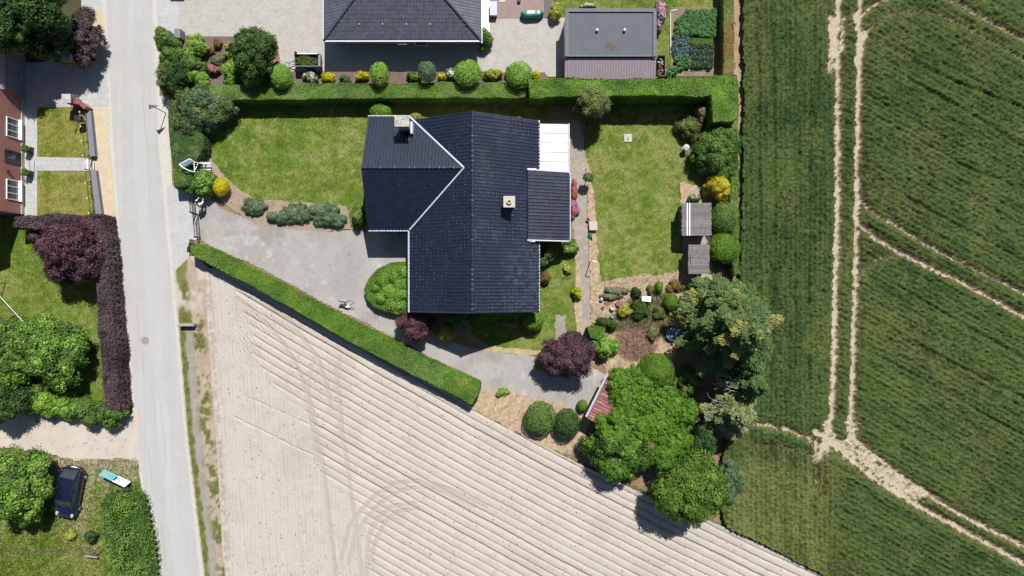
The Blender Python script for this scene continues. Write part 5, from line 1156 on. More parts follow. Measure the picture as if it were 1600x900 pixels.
for py0, py1 in ((187, 215), (283, 312)):
    ya, yb = W(0, py1, 1.1)[1], W(0, py0, 1.1)[1]; y = (ya + yb) / 2; wd = yb - ya + .1
    o = window(bh, bx, y, 1.35, wd, 1.35, 'x', 1, bars=0)
    mb = MB(); 
    for k in range(2): mb.box(bx + .045, y - wd / 2 + wd * (k + 1) / 3, 1.35, .06, .05, 1.22)
    mb.build('glazing_bar', M['white'], o)
    mb = MB(); mb.box(bx + .12, y, .62, .26, wd + .1, .10); mb.build('stone_sill', M['white'], o)
ya, yb = W(0, 257, 1.0)[1], W(0, 237, 1.0)[1]; y = (ya + yb) / 2
dr = MB(); dr.box(bx + .02, y, 1.1, .06, yb - ya, 2.2); dr = dr.build('door', M['black'], bh)
mb = MB(); mb.box(bx + .055, y, 1.5, .02, .35, .8); mb.build('pane', M['glass'], dr); mb = MB(); mb.cyl((bx + .05, y + .35, 1.05), (bx + .12, y + .35, 1.05), .025); mb.build('handle', M['chrome'], dr)
for py in (236, 268):
    x = bx; y = W(0, py, 1.8)[1]; mb = MB(); mb.box(x + .08, y, 1.9, .16, .12, .25); mb.build('wall_lamp', M['black'], bh)
gw = thing('garage_wing', 'flat roofed garage wing with pale roof edge above the brick house', 'garage', (-42, 16, 0))
gxx = W(40, 0)[0]; gy_0, gy_1 = by1 + .01, W(0, 72)[1]
mb = MB(); mb.prism([(-48, gy_0), (gxx, gy_0), (gxx, gy_1), (-48, gy_1)], 0, 2.5); mb.build('wall', M['brick'], gw)
mb = MB(); mb.box((-48 + gxx) / 2 + .1, (gy_0 + gy_1) / 2 + .02, 2.57, gxx + 48 + .2, gy_1 - gy_0 - .05, .14); mb.build('roof', M['greymetal'], gw)
mb = MB(); mb.box(gxx + .02, (gy_0 + gy_1) / 2 - .4, 1.05, .06, 2.9, 2.1); d_ = mb.build('garage_door', M['greymetal'], gw)
mb = MB(); mb.box(gxx + .06, (gy_0 + gy_1) / 2 - .4, .9, .03, .25, .05); mb.build('handle', M['black'], d_)
# ---------------------------------------------------------------- sheds, vine covered shed
def planks(x0, x1, y0, y1, z0, z1, n, axis='y', jz=.006, th=.03):
    mb = MB()
    for i in range(n):
        a = y0 + (y1 - y0) * i / n; b = y0 + (y1 - y0) * (i + 1) / n - .012; j = random.uniform(-.03, .03)
        k = random.uniform(.8, 1.2); mb.cur = (k, k, k)
        zf = lambda x, y: z0 + (z1 - z0) * (x - x0) / (x1 - x0); dz = random.uniform(-jz, jz)
        mb.slab([(x0 + j, a), (x1 + j, a), (x1 + j, b), (x0 + j, b)], lambda x, y: zf(x, y) + dz, th)
    return mb
mw, nwt, bwt, owt = newmat('weathered_boards'); c_, _, _ = colored(nwt, bwt, None, .25, 5, 6, True, .15, 22)
mwx = nwt.nodes.new('ShaderNodeVectorMath'); mwx.operation = 'MULTIPLY'; mwx.inputs[1].default_value = S(128, 122, 120, .62); nwt.links.new(c_, mwx.inputs[0]); nwt.links.new(mwx.outputs[0], bwt.inputs['Base Color']); bwt.inputs['Roughness'].default_value = .85
M['boards'] = mw
def shed(label, a, b, h0, h1, n, batten=None):
    (x0, y1), (x1, y0) = W(*a, (h0 + h1) / 2), W(*b, (h0 + h1) / 2)
    t = thing('garden_shed', label, 'shed', ((x0 + x1) / 2, (y0 + y1) / 2, 0), group='timber sheds beside the back lawn')
    mb = MB(); mb.box((x0 + x1) / 2 + .05, (y0 + y1) / 2, .98 * h0 / 2, x1 - x0 - .25, y1 - y0 - .2, h0 * .96); mb.build('wall', M['wood'], t)
    r_ = planks(x0, x1, y0, y1, h0, h1, n).build('roof', M['boards'], t)
    if batten:
        mb = MB()
        for f in batten: x = x0 + (x1 - x0) * f; mb.slab([(x - .03, y0), (x + .03, y0), (x + .03, y1), (x - .03, y1)], lambda x, y: h0 + (h1 - h0) * (x - x0) / (x1 - x0) + .05, .05)
        mb.build('batten', M['lichen'], r_)
    mb = MB(); mb.box(x0 + .16, (y0 + y1) / 2, .95, .03, .8, 1.8); d_ = mb.build('door', M['brownwood'], t); mb = MB(); mb.cyl((x0 + .15, (y0 + y1) / 2 + .3, 1), (x0 + .08, (y0 + y1) / 2 + .3, 1), .02); mb.build('handle', M['black'], d_)
    return t
shed('larger grey board roofed shed with pale battens at the edge of the back lawn', (1066, 317), (1111, 368), 1.95, 2.2, 15, (.18, .26))
shed('smaller dark board roofed shed just below the larger one', (1076, 382), (1108, 428), 1.75, 1.95, 14)
vs_ = thing('vine_covered_shed', 'long shed with a dull red tile roof almost hidden by green climbing vine', 'shed', (*W(1000, 650), 0))
a0, a1 = W(951, 584, 2.3), W(917, 652, 2.3); ux, uy = (a1[0] - a0[0]), (a1[1] - a0[1]); L = math.hypot(ux, uy); ux /= L; uy /= L; nx, ny = -uy, ux   # nx: to the right
if nx < 0: nx, ny = -nx, -ny
dep = 5.6
P0 = [(a0[0], a0[1]), (a1[0], a1[1]), (a1[0] + nx * dep, a1[1] + ny * dep), (a0[0] + nx * dep, a0[1] + ny * dep)]
def zv(x, y): return 2.25 + .10 * ((x - a0[0]) * nx + (y - a0[1]) * ny)
ins = [(a0[0] + ux * .15 + nx * .35, a0[1] + uy * .15 + ny * .35), (a1[0] - ux * .15 + nx * .35, a1[1] - uy * .15 + ny * .35), (P0[2][0] - nx * .2, P0[2][1] - ny * .2), (P0[3][0] - nx * .2, P0[3][1] - ny * .2)]
mb = MB(); mb.prism(ins, 0, 2.15); mb.build('wall', M['palebrick'], vs_)
mb = MB(); mb.slab(P0, zv, .10); rv = mb.build('roof', M['redtile'], vs_)
tiles('roof_tiles', P0[:2] + [(P0[1][0] + nx * 1.6, P0[1][1] + ny * 1.6), (P0[0][0] + nx * 1.6, P0[0][1] + ny * 1.6)], zv, (-nx, -ny), mat('red_clay_tile', attr=True, rough=.75, var=.2, scale=4), rv, colr=lambda x, y, n: (np.array(S(165, 100, 98)) * rng.uniform(.8, 1.2, (n, 1)), ((rng.random(n) < .25) * 1., np.array([.45, .35, .34]))))
mb = MB()
for i in range(6):
    c = Vector((a0[0], a0[1], 0)).lerp(Vector((a1[0], a1[1], 0)), (i + .6) / 6); q = c + Vector((nx, ny, 0)) * .75; strip3(mb, (c.x + nx * .15, c.y + ny * .15, zv(c.x, c.y) + .06), (q.x, q.y, zv(q.x, q.y) + .06), .05, .03)
mb.build('pale_batten', M['stone'], rv)
mb = MB(); strip3(mb, (a0[0] - nx * .07, a0[1] - ny * .07, 2.17), (a1[0] - nx * .07, a1[1] - ny * .07, 2.17), .16, .10); mb.build('gutter', M['zinc'], rv)
mb = MB(); m_ = Vector((a0[0], a0[1], 0)).lerp(Vector((a1[0], a1[1], 0)), .55); mb.box(m_.x + nx * .34, m_.y + ny * .34, 1.05, 2.6, .06, 2.0, rz=math.atan2(uy, ux)); mb.build('garage_door', M['bluegrey'], vs_)
bl = []; random.seed(21)
for px, py, rx, h in [(975, 600, 22, 2.9), (1000, 598, 24, 3.0), (962, 618, 12, 2.7), (985, 630, 26, 3.1), (1015, 630, 28, 3.2), (1045, 640, 28, 3.0), (1065, 655, 24, 2.7), (975, 660, 26, 3.1), (1005, 665, 28, 3.3), (1035, 675, 30, 3.2), (1060, 690, 24, 2.8), (950, 668, 16, 2.8), (1000, 700, 26, 3.0), (1035, 710, 26, 2.9), (975, 690, 22, 3.0), (1020, 602, 18, 2.6), (940, 655, 10, 2.7), (965, 588, 10, 2.6)]:
    x, y = W(px, py, h); bl.append((x, y, h * .70, rx / SC * .92, rx / SC * .92, h * .28))
for _ in range(46):
    px, py = random.uniform(945, 1082), random.uniform(588, 725); x, y = W(px, py)
    if inpoly(np.array([px]), np.array([py]), [(968, 585), (1030, 590), (1078, 640), (1086, 690), (1050, 728), (990, 722), (935, 680), (945, 640)])[0]:
        h = random.uniform(2.75, 3.25); x, y = W(px, py, h); r = random.uniform(.35, .8); bl.append((x, y, h - .35, r, r, random.uniform(.25, .42)))
V, F, C = blobleaves(bl, .13, 'vine', clump=.22, dens=.9, spread=.6)
mk('climbing_vine', V - np.array(vs_.location), [F], M['leaf'], C=C, parent=vs_)
# ---------------------------------------------------------------- car
def car():
    x, y = W(108, 769, .7)
    t = thing('parked_car', 'dark blue hatchback parked on the rough grass at the bottom left', 'car', (x, y, 0), rz=R(-11.0))
    # local: -y is the front. stations along y with half widths and heights
    st = [(-2.10, .52, .52, .30), (-2.04, .70, .64, .26), (-1.85, .80, .74, .22), (-1.4, .86, .84, .20), (-.95, .88, .92, .20), (-.2, .89, .95, .20), (.6, .89, .96, .20), (1.3, .88, .97, .20), (1.75, .84, .96, .22), (1.98, .74, .90, .28), (2.06, .62, .78, .34)]
    mb = MB(); rows = []
    for yy, hw, zt, zb in st:
        ring = [(-hw * .86, zb), (-hw, zb + .16), (-hw * 1.0, zt - .26), (-hw * .95, zt - .06), (-hw * .72, zt), (-hw * .3, zt + .035), (hw * .3, zt + .035), (hw * .72, zt), (hw * .95, zt - .06), (hw, zt - .26), (hw, zb + .16), (hw * .86, zb)]
        rows.append([(a, yy, b) for a, b in ring])
    n = 12; vs = [v for r in rows for v in r]; fs = [(i * n + j, i * n + (j + 1) % n, (i + 1) * n + (j + 1) % n, (i + 1) * n + j) for i in range(len(rows) - 1) for j in range(n)]
    fs += [tuple(range(n)), tuple(range((len(rows) - 1) * n, len(rows) * n))[::-1]]
    mb.add(vs, fs); b = mb.build('body', M['carblue'], t, world=False, smooth=True)
    sm = b.modifiers.new('s', 'SUBSURF'); sm.levels = 2; sm.render_levels = 2
    # glasshouse
    cs = [(-1.10, .70, .93), (-.55, .66, 1.34), (-.1, .62, 1.46), (.7, .62, 1.49), (1.35, .60, 1.44), (1.72, .60, 1.20), (1.92, .62, .95)]
    gl = MB(); rows = []
    for yy, hw, zt in cs: rows.append([(-hw - .14 * (zt > 1.0), yy, .93), (-hw, yy, zt - .02), (-hw * .7, yy, zt + .01), (hw * .7, yy, zt + .01), (hw, yy, zt - .02), (hw + .14 * (zt > 1.0), yy, .93)])
    n = 6; gl.add([v for r in rows for v in r], [(i * n + j, i * n + j + 1, (i + 1) * n + j + 1, (i + 1) * n + j) for i in range(len(rows) - 1) for j in range(n - 1)])
    o = gl.build('windows', M['glass'], t, world=False); 
    rp = MB(); rr = [(-.50, .60, 1.385), (-.1, .60, 1.485), (.7, .60, 1.515), (1.38, .58, 1.465)]
    vs = []
    for yy, hw, zt in rr: vs += [(-hw - .03, yy, zt - .05), (-hw * .75, yy, zt + .005), (0, yy, zt + .03), (hw * .75, yy, zt + .005), (hw + .03, yy, zt - .05)]
    rp.add(vs, [(i * 5 + j, i * 5 + j + 1, (i + 1) * 5 + j + 1, (i + 1) * 5 + j) for i in range(3) for j in range(4)]); rp.build('roof', M['carblue'], t, world=False, smooth=True)
    for s in (-1, 1):
        mb = MB(); mb.tube([(s * .66, -1.16, .97), (s * .64, -.55, 1.36), (s * .63, .0, 1.47)], .035, 6); mb.tube([(s * .63, 1.25, 1.44), (s * .62, 1.72, 1.20), (s * .62, 1.98, .94)], .05, 6); mb.tube([(s * .72, .35, .95), (s * .63, .35, 1.47)], .035, 6); mb.build('pillar', M['carblue'], t, world=False)
        mb = MB(); mb.box(s * .98, -.78, .98, .20, .12, .13); m_ = mb.build('mirror', M['carblue'], t, world=False, bevel=.03)
        mb = MB(); mb.box(s * .96, -.715, .98, .16, .012, .10); mb.build('mirror_glass', M['chrome'], m_, world=False)
        mb = MB(); mb.lathe([(.03, .0), (.13, .02), (.15, .05), (.08, .09)], 0, 0, 12)
        mb.v = [(s * .62 + v[0] * .9, -1.86 + v[1] * 1.3 + abs(v[0]) * .3, .72 + v[2]) for v in mb.v]; mb.build('headlight', M['lampglass'], t, world=False, smooth=True)
        mb = MB(); mb.box(s * .72, 1.93, .84, .22, .14, .20); mb.build('tail_light', M['redlamp'], t, world=False, bevel=.03)
        for yy in (-1.28, 1.30):
            mb = MB(); mb.cyl((s * .66, yy, .31), (s * .885, yy, .31), .31, .31, 24); w_ = mb.build('wheel', M['rubber'], t, world=False, bevel=.03)
            mb = MB(); mb.cyl((s * .80, yy, .31), (s * .90, yy, .31), .19, .17, 16); mb.build('rim', M['chrome'], w_, world=False)
        for yy in (-.2, .75):
            mb = MB(); mb.box(s * .905, yy, .80, .03, .16, .03); mb.build('door_handle', M['carblue'], t, world=False)
    mb = MB(); mb.box(0, 2.07, .62, .50, .02, .11); mb.build('number_plate', M['white'], t, world=False)
    mb = MB(); mb.box(0, -2.11, .48, .50, .02, .11); mb.build('number_plate', M['white'], t, world=False)
    mb = MB(); mb.box(0, -2.09, .60, .80, .03, .10); mb.build('grille', M['black'], t, world=False)
    for s in (-1, 1):
        mb = MB(); mb.tube([(s * .2, -1.17, .965), (s * -.35, -1.05, 1.0)], .012, 5); mb.build('wiper', M['black'], t, world=False)
    return t
car()
# ---------------------------------------------------------------- trailer of garden waste
x0, y1 = W(461, 85, 1.0); x1, y0 = W(500, 104, 1.0)
t = thing('garden_trailer', 'grey trailer heaped with green garden waste on the forecourt', 'trailer', ((x0 + x1) / 2, (y0 + y1) / 2, 0))
cx, cy, sx, sy = (x0 + x1) / 2, (y0 + y1) / 2, x1 - x0, y1 - y0
mb = MB(); mb.box(cx, cy, .50, sx, sy, .06); mb.box(cx, y0, .82, sx, .04, .62); mb.box(cx, y1, .86, sx, .04, .70); mb.box(x0, cy, .82, .04, sy - .05, .62); mb.box(x1 - .02, cy, .82, .10, sy - .05, .62); mb.build('box', M['greymetal'], t)
mb = MB(); mb.cyl((x0, y1 - .03, 1.24), (x1 - .15, y1 - .03, 1.24), .05); mb.box((x0 + x1) / 2, y1 - .0, 1.12, sx, .03, .1); mb.build('top_rail', M['white'], t)
mb = MB(); mb.box(x1 - .02, cy, 1.02, .24, sy, .12); mb.build('tail_board', M['wood'], t)
for s in (y0 - .12, y1 + .14):
    mb = MB(); mb.cyl((cx + .15, s - .07, .30), (cx + .15, s + .07, .30), .30, .30, 20); w_ = mb.build('wheel', M['rubber'], t); mb = MB(); mb.cyl((cx + .15, s - .075, .30), (cx + .15, s + .075, .30), .15, .15, 12); mb.build('rim', M['chrome'], w_)
    mb = MB(); mb.box(cx + .15, s, .66, .72, .20, .04); mb.build('mudguard', M['black'], t)
mb = MB(); mb.tube([(x0, cy - .25, .5), (x0 - .75, cy - .02, .52)], .035); mb.tube([(x0, cy + .2, .5), (x0 - .75, cy - .02, .52)], .035); mb.tube([(x0 - .7, cy - .02, .52), (x0 - .95, cy - .02, .54)], .045); mb.tube([(x0 - .75, cy, .0), (x0 - .75, cy, .6)], .025); mb.build('drawbar', M['greymetal'], t)
mb = MB(); mb.lathe([(.02, 1.26), (.10, 1.30), (.12, 1.36), (.05, 1.42)], x0 + .15, y1 + .02, 12); mb.build('rolled_net', M['black'], t, smooth=True)
V, F, C = blobleaves([(cx - .25, cy - .02, .80, sx * .38, sy * .42, .30), (cx + .35, cy - .05, .74, sx * .28, sy * .36, .22)], .11, 'olive', clump=.18, spread=.9)
tag(mk('garden_waste', V, [F], M['leaf'], C=C, loc=(cx, cy, .7)), 'heap of cut green branches lying in the trailer', 'cuttings', kind='stuff')
# ---------------------------------------------------------------- swing seat
t = thing('swing_seat', 'white framed garden swing seat with grey canopy beside the road hedge', 'swing seat', (*W(312, 259), 0))
def A(px, py, h): x, y = W(px, py, h); return Vector((x, y, h))
mb = MB()
mb.tube([A(280, 257, 2.1), A(288, 263, 2.05), A(296, 267, 1.8), A(306, 269, 1.3), A(314, 268.5, .6), A(318, 268, .0)], .04)
mb.tube([A(296, 248, 2.1), A(303, 253, 1.9), A(311, 255, 1.4), A(320, 256, .8), A(328, 256, .0)], .04)
mb.tube([A(303, 252, 1.9), A(304, 268, 1.7)], .035); mb.tube([A(304, 268, 1.6), A(309, 256, 1.3)], .03); mb.tube([A(296, 248, 2.1), A(280, 257, 2.1)], .035)
mb.build('frame', M['white'], t)
mb = MB(); c = [A(280.5, 256.5, 2.12), A(296, 248.5, 2.12), A(302.5, 252, 2.0), A(288, 260.5, 2.0)]
mb.add([*c, *[v - Vector((0, 0, .03)) for v in c]], [(3, 2, 1, 0), (4, 5, 6, 7), (0, 1, 5, 4), (1, 2, 6, 5), (2, 3, 7, 6), (3, 0, 4, 7)]); mb.build('canopy', M['canopy'], t)
mb = MB()
for k in range(5):
    f = k / 4; mb.box(*((A(310, 256 + 11 * f, .5) + A(330, 255 + 8 * f, .5)) / 2)[:], 1.0, .06, .04)
mb.build('slatted_seat', M['white'], t)
mb = MB()
for k in range(6): p = A(311 + k * 3.6, 255.4, .5); mb.box(p.x, p.y + .02, .75, .05, .03, .5)
mb.box(*A(320, 255, 1.0)[:], 1.0, .06, .08); mb.build('backrest', M['white'], t)
# ---------------------------------------------------------------- gates
def picket(label, p0, p1, h=1.15, n=14, ln='driveway_gate'):
    a = Vector((*W(*p0), 0)); b = Vector((*W(*p1), 0)); t = thing(ln, label, 'gate', (a.x, a.y, 0), group='black driveway gate leaves')
    mb = MB(); mb.cyl(a, a + Vector((0, 0, h + .1)), .05); mb.cyl(b, b + Vector((0, 0, h + .1)), .05); mb.build('post', M['black'], t)
    mb = MB()
    for z in (.15, h - .1): mb.cyl(a + Vector((0, 0, z)), b + Vector((0, 0, z)), .022, n=6)
    mb.build('rail', M['black'], t)
    for i in range(n):
        c = a.lerp(b, (i + .5) / n); mb = MB(); mb.cyl(c + Vector((0, 0, .1)), c + Vector((0, 0, h)), .014, n=5); mb.cyl(c + Vector((0, 0, h)), c + Vector((0, 0, h + .07)), .035, .005, 6); mb.build('bar', M['black'], t)
picket('upper black iron leaf of the driveway gate', (305, 303), (307.5, 334)); picket('lower black iron leaf of the driveway gate beside the hedge end', (311, 336), (314, 372))
for p, lb in (((298, 296), 'pale square gate pillar in the shade of the road hedge'), ((301, 378), 'grey square gate pillar at the end of the diagonal hedge')):
    x, y = W(*p); t = thing('gate_pillar', lb, 'pillar', (x, y, 0)); mb = MB(); mb.box(x, y, .5, .34, .34, 1.0); mb.build('shaft', M['palebrick'], t); mb = MB(); mb.box(x, y, 1.04, .44, .40, .09); mb.build('cap_stone', M['stone'] if p[1] < 300 else M['slab'], t, bevel=.02)
# ---------------------------------------------------------------- people (skin-modified skeletons)
def skin_mesh(name, pts, edges, rad, m, parent, root=0, sub=2):
    me = bpy.data.meshes.new(name); me.from_pydata([tuple(p) for p in pts], edges, []); me.update(); o = bpy.data.objects.new(name, me); col.objects.link(o)
    md = o.modifiers.new('skin', 'SKIN'); 
    for i, r in enumerate(rad): me.skin_vertices[0].data[i].radius = (r, r) if not isinstance(r, tuple) else r
    me.skin_vertices[0].data[root].use_root = True
    s = o.modifiers.new('sub', 'SUBSURF'); s.levels = sub; s.render_levels = sub
    dg = bpy.context.evaluated_depsgraph_get(); ev = bpy.data.meshes.new_from_object(o.evaluated_get(dg)); bpy.data.objects.remove(o); ev.name = name
    for p in ev.polygons: p.use_smooth = True
    ev.materials.clear(); ev.materials.append(m)
    at = ev.color_attributes.new('Col', 'FLOAT_COLOR', 'POINT'); at.data.foreach_set('color', np.ones(len(ev.vertices) * 4))
    b = bpy.data.objects.new(name, ev); col.objects.link(b); b.parent = parent; return b
x, y = W(321, 322.5)
t = thing('person', 'person in a white shirt and blue jeans standing by the driveway gate', 'person', (x, y, 0), rz=R(165))
# local: faces -y ; leaning forward a little, arms reaching to the shrub
pts = []; ed = []; rd = []
def nd(p, r, par=None):
    pts.append(p); rd.append(r)
    if par is not None: ed.append((par, len(pts) - 1))
    return len(pts) - 1
pel = nd((0, .06, .95), .135); sp = nd((0, .03, 1.12), .125, pel); ct = nd((0, -.05, 1.33), .15, sp); nk = nd((0, -.10, 1.50), .062, ct); hd0 = nd((0, -.13, 1.57), .07, nk); hd1 = nd((0, -.16, 1.67), .095, hd0); hd2 = nd((0, -.165, 1.745), .075, hd1)
arms = []
for s in (-1, 1):
    sh = nd((s * .19, -.05, 1.41), .065, ct); el = nd((s * .27, -.24, 1.22), .045, sh); wr = nd((s * .20, -.44, 1.15), .030, el); pm = nd((s * .19, -.50, 1.14), (.038, .018), wr); arms.append((sh, el, wr))
    for k, (o_, L_) in enumerate(((-.030, .065), (-.010, .078), (.010, .073), (.028, .060))):
        f1 = nd((s * .19 + o_, -.545, 1.135), .010, pm); nd((s * .19 + o_, -.545 - L_ * .55, 1.12), .009, f1)
    th_ = nd((s * .19 - s * .045, -.51, 1.14), .011, pm); nd((s * .19 - s * .06, -.545, 1.13), .009, th_)
    hp = nd((s * .10, .05, .90), .10, pel); kn = nd((s * .12, .02, .50), .062, hp); an = nd((s * .12, .06, .10), .042, kn); nd((s * .12, -.12, .04), .038, an)
skin_mesh('body', pts, ed, rd, M['skin'], t)
# clothes follow the same skeleton, slightly larger
P = pts; idx = lambda i: P[i]
sp_, se_, sr_ = [], [], []
def add2(p, r, par=None):
    sp_.append(p); sr_.append(r)
    if par is not None: se_.append((par, len(sp_) - 1))
    return len(sp_) - 1
a = add2((0, .06, .90), .155); b = add2(P[sp], .15, a); c = add2(P[ct], .175, b); add2((0, -.08, 1.45), .085, c)
for sh, el, wr in arms:
    q = add2(P[sh], .085, c); q = add2(P[el], .066, q); add2(tuple(Vector(P[el]).lerp(Vector(P[wr]), .6)), .055, q)
skin_mesh('shirt', sp_, se_, sr_, M['shirt'], t)
sp_, se_, sr_ = [], [], []
a = add2((0, .06, .96), .145)
for s in (-1, 1):
    q = add2((s * .10, .05, .88), .115, a); q = add2((s * .12, .02, .50), .078, q); add2((s * .12, .06, .10), .062, q)
skin_mesh('trousers', sp_, se_, sr_, M['denim'], t)
mb = MB(); mb.lathe([(.02, 1.86), (.075, 1.84), (.11, 1.78), (.118, 1.70), (.10, 1.62)], 0, -.135, 16); mb.build('hair', M['hair'], t, world=False, smooth=True)
mb = MB()
for s in (-1, 1): mb.box(s * .035, -.258, 1.68, .022, .01, .012); 
mb.build('eyes', M['black'], t, world=False); mb = MB(); mb.cyl((0, -.25, 1.67), (0, -.285, 1.645), .010, .016, 6); mb.build('nose', M['skin'], t, world=False)
mb = MB(); mb.box(0, -.252, 1.615, .045, .008, .008); mb.build('mouth', M['redpaint'], t, world=False)
for s in (-1, 1):
    mb = MB(); mb.box(s * .12, -.02, .045, .09, .27, .09); mb.build('shoe', M['shirt'], t, world=False, bevel=.03)
# ---------------------------------------------------------------- garden machine with two bars
t = thing('garden_mower', 'pale pinkish wheeled garden machine with two dark handle bars beside the diagonal hedge', 'mower', (*W(538, 476), 0))
mb = MB(); mb.tube([A(531, 470.5, .75), A(535, 470, .85), A(538, 469.5, .9), A(541, 471.5, .8), A(539, 475, .6), A(537, 477, .3)], .10, 8); b_ = mb.build('body', M['pink'], t, smooth=True)
mb = MB(); mb.box(*A(536, 471.5, .80)[:], .42, .10, .12, rz=.1); mb.build('motor', M['black'], t, bevel=.02)
mb = MB(); mb.box(*A(542, 478, .35)[:], .34, .26, .16, rz=-.3); mb.build('grass_box', M['shirt'], t, bevel=.04)
for px, py in ((534, 476), (545, 478.5)):
    mb = MB(); p = A(px, py, .17); mb.cyl(p + Vector((-.02, -.09, 0)), p + Vector((.02, .09, 0)), .17, .17, 18); w_ = mb.build('wheel', M['shirt'], t); mb = MB(); mb.cyl(p + Vector((-.02, -.10, 0)), p + Vector((.02, .10, 0)), .07, .07, 10); mb.build('hub', M['black'], w_)
mb = MB(); mb.box(*A(530.5, 470.5, .82)[:], .14, .14, .16); mb.build('battery', M['terracotta'], t, bevel=.02)
for a_, b_ in ((A(541, 470.5, .8), A(553, 470, 1.0)), (A(546, 478, .5), A(553.3, 472.5, 1.0))):
    mb = MB(); mb.cyl(a_, b_, .028, .024, 8); mb.build('handle_bar', M['black'], t)
# ---------------------------------------------------------------- roadside sign board and bench behind it
t = thing('sign_board', 'long roadside board, left half turquoise and right half white, at the lower left junction', 'sign', (*W(186, 738), 0))
a_, b_ = Vector((*W(168, 732), 0)), Vector((*W(208, 751), 0)); d_ = (b_ - a_).normalized(); nn = Vector((-d_.y, d_.x, 0)); 
def board(f0, f1, z0, z1, m, name, off=.0, th=.03, tilt=.35):
    p = a_ + (b_ - a_) * f0; q = a_ + (b_ - a_) * f1; mb = MB(); vs = []
    for z in (z0, z1):
        o_ = -nn * tilt * (z - .3)
        for c in (p, q): vs += [c + o_ + nn * (off) + Vector((0, 0, z)), c + o_ + nn * (off + th) + Vector((0, 0, z))]
    mb.add(vs, [(0, 1, 3, 2), (4, 6, 7, 5), (0, 4, 5, 1), (2, 3, 7, 6), (0, 2, 6, 4), (1, 5, 7, 3)]); return mb.build(name, m, t)
board(0, .52, .35, 1.05, M['turq'], 'turquoise_panel'); board(.52, 1, .35, 1.05, M['white'], 'white_panel')
board(.05, .35, .42, .95, M['paleturq'], 'faded_patch', .034, .004); board(.50, .57, .5, .98, M['darkblue'], 'blue_emblem', .036, .004)
board(.60, .63, .45, .8, M['darkblue'], 'dark_mark', .036, .004); board(.68, .71, .6, .9, M['black'], 'dark_mark', .036, .004); board(.76, .90, .62, .66, M['bluegrey'], 'dark_mark', .036, .004)
for f in (.04, .5, .96):
    p = a_ + (b_ - a_) * f - nn * .06; mb = MB(); mb.cyl(p, p - nn * .2 + Vector((0, 0, 1.0)), .04, .04, 8); mb.build('post', M['wood'], t)
t = thing('low_bench', 'small pale turquoise board bench behind the roadside sign', 'bench', (*W(182, 750), 0))
p, q = Vector((*W(175, 748, .4), .4)), Vector((*W(189, 755, .4), .4)); d2 = (q - p).normalized(); mb = MB(); c = (p + q) / 2; mb.box(c.x, c.y, .4, (q - p).length, .34, .05, rz=math.atan2(d2.y, d2.x)); mb.build('seat', M['paleturq'], t, bevel=.015)
for e_ in (p.lerp(q, .15), p.lerp(q, .85)):
    mb = MB(); mb.box(e_.x, e_.y, .19, .06, .28, .37, rz=math.atan2(d2.y, d2.x)); mb.build('leg', M['wood'], t)
# T shaped post
t = thing('wooden_post', 'pale wooden T shaped post lying over in the rough grass fence line', 'post', (*W(143, 870), 0))
mb = MB(); p = A(133, 868.5, .5); q = A(152, 871, .5); c = (p + q) / 2; mb.box(c.x, c.y, .5, (q - p).length, .10, .10, rz=-.13); mb.build('cross_bar', M['deadwood'], t); mb = MB(); mb.cyl(A(143, 869, .5), A(148, 857, 1.3), .04); mb.cyl(A(143, 869, 0), A(143, 869, .5), .04); mb.build('upright', M['deadwood'], t)
# clothes line
t = thing('clothes_line', 'thin pale line stretched over the west lawn to the green tree', 'line', (*W(20, 485), 0)); mb = MB(); mb.cyl(A(-20, 442, 2.0), A(43, 510, 2.2), .018, n=6); mb.build('cord', M['white'], t); mb = MB(); p = A(-20, 442, 2.0); mb.cyl((p.x, p.y, 0), p, .04); mb.build('pole', M['wood'], t)
t = thing('wire_brace', 'thin metal brace leaning at the lower end of the purple hedge', 'brace', (*W(178, 664), 0)); mb = MB(); mb.cyl(A(160, 667, .1), A(191, 650, 1.2), .03); mb.cyl(A(176, 664, .4), A(196, 648, 1.25), .02); mb.build('bar', M['greymetal'], t)
# road sign
t = thing('road_sign', 'small triangular warning sign on a grey pole at the hedge side pavement', 'sign', (*W(260, 177), 0))
x, y = W(260, 177); mb = MB(); mb.cyl((x, y, 0), (x, y, 2.6), .035); mb.build('pole', M['greymetal'], t)
mb = MB(); ang = R(20); w2 = .42
for k, (sc, m_, o_) in enumerate(((1, 'redpaint', 0), (.68, 'white', -.006))):
    mb = MB(); tri = [(-w2 * sc, 1.95 + (1 - sc) * .22), (w2 * sc, 1.95 + (1 - sc) * .22), (0, 2.68 - (1 - sc) * .42)]; vs = []
    for dy in (-.05 + o_, -.035): vs += [(x + a * math.cos(ang), y + a * math.sin(ang) + dy, b) for a, b in tri]
    mb.add(vs, [(0, 1, 2), (5, 4, 3), (0, 3, 4, 1), (1, 4, 5, 2), (2, 5, 3, 0)]); mb.build('sign_face' if k else 'sign_plate', M[m_], t)
# manhole and drain
x, y = W(227.5, 532); t = tag(MB().lathe([(.33, .036), (.33, .046), (.27, .048), (.27, .044), (.25, .044), (.25, .049), (.02, .05)], x, y, 28).build('manhole_cover', M['iron']), 'round brown manhole cover in the middle of the road', 'manhole')
x, y = W(192, 432); mb = MB(); 
for i in range(5): mb.box(x, y - .22 + i * .11, .045, .18, .05, .02)
tag(mb.build('drain_grate', M['black']), 'small slotted drain in the left road gutter', 'drain')
x, y = W(297, 508); t = thing('ditch_headwall', 'short weathered concrete headwall over a black pipe mouth in the verge', 'headwall', (x, y, 0)); mb = MB(); mb.box(x, y + .05, .35, 1.2, .22, .7); mb.build('wall', M['deadwood'], t, bevel=.03); mb = MB(); mb.cyl((x + .1, y - .061, .3), (x + .1, y - .10, .3), .22, .22, 14); mb.build('pipe_mouth', M['black'], t)
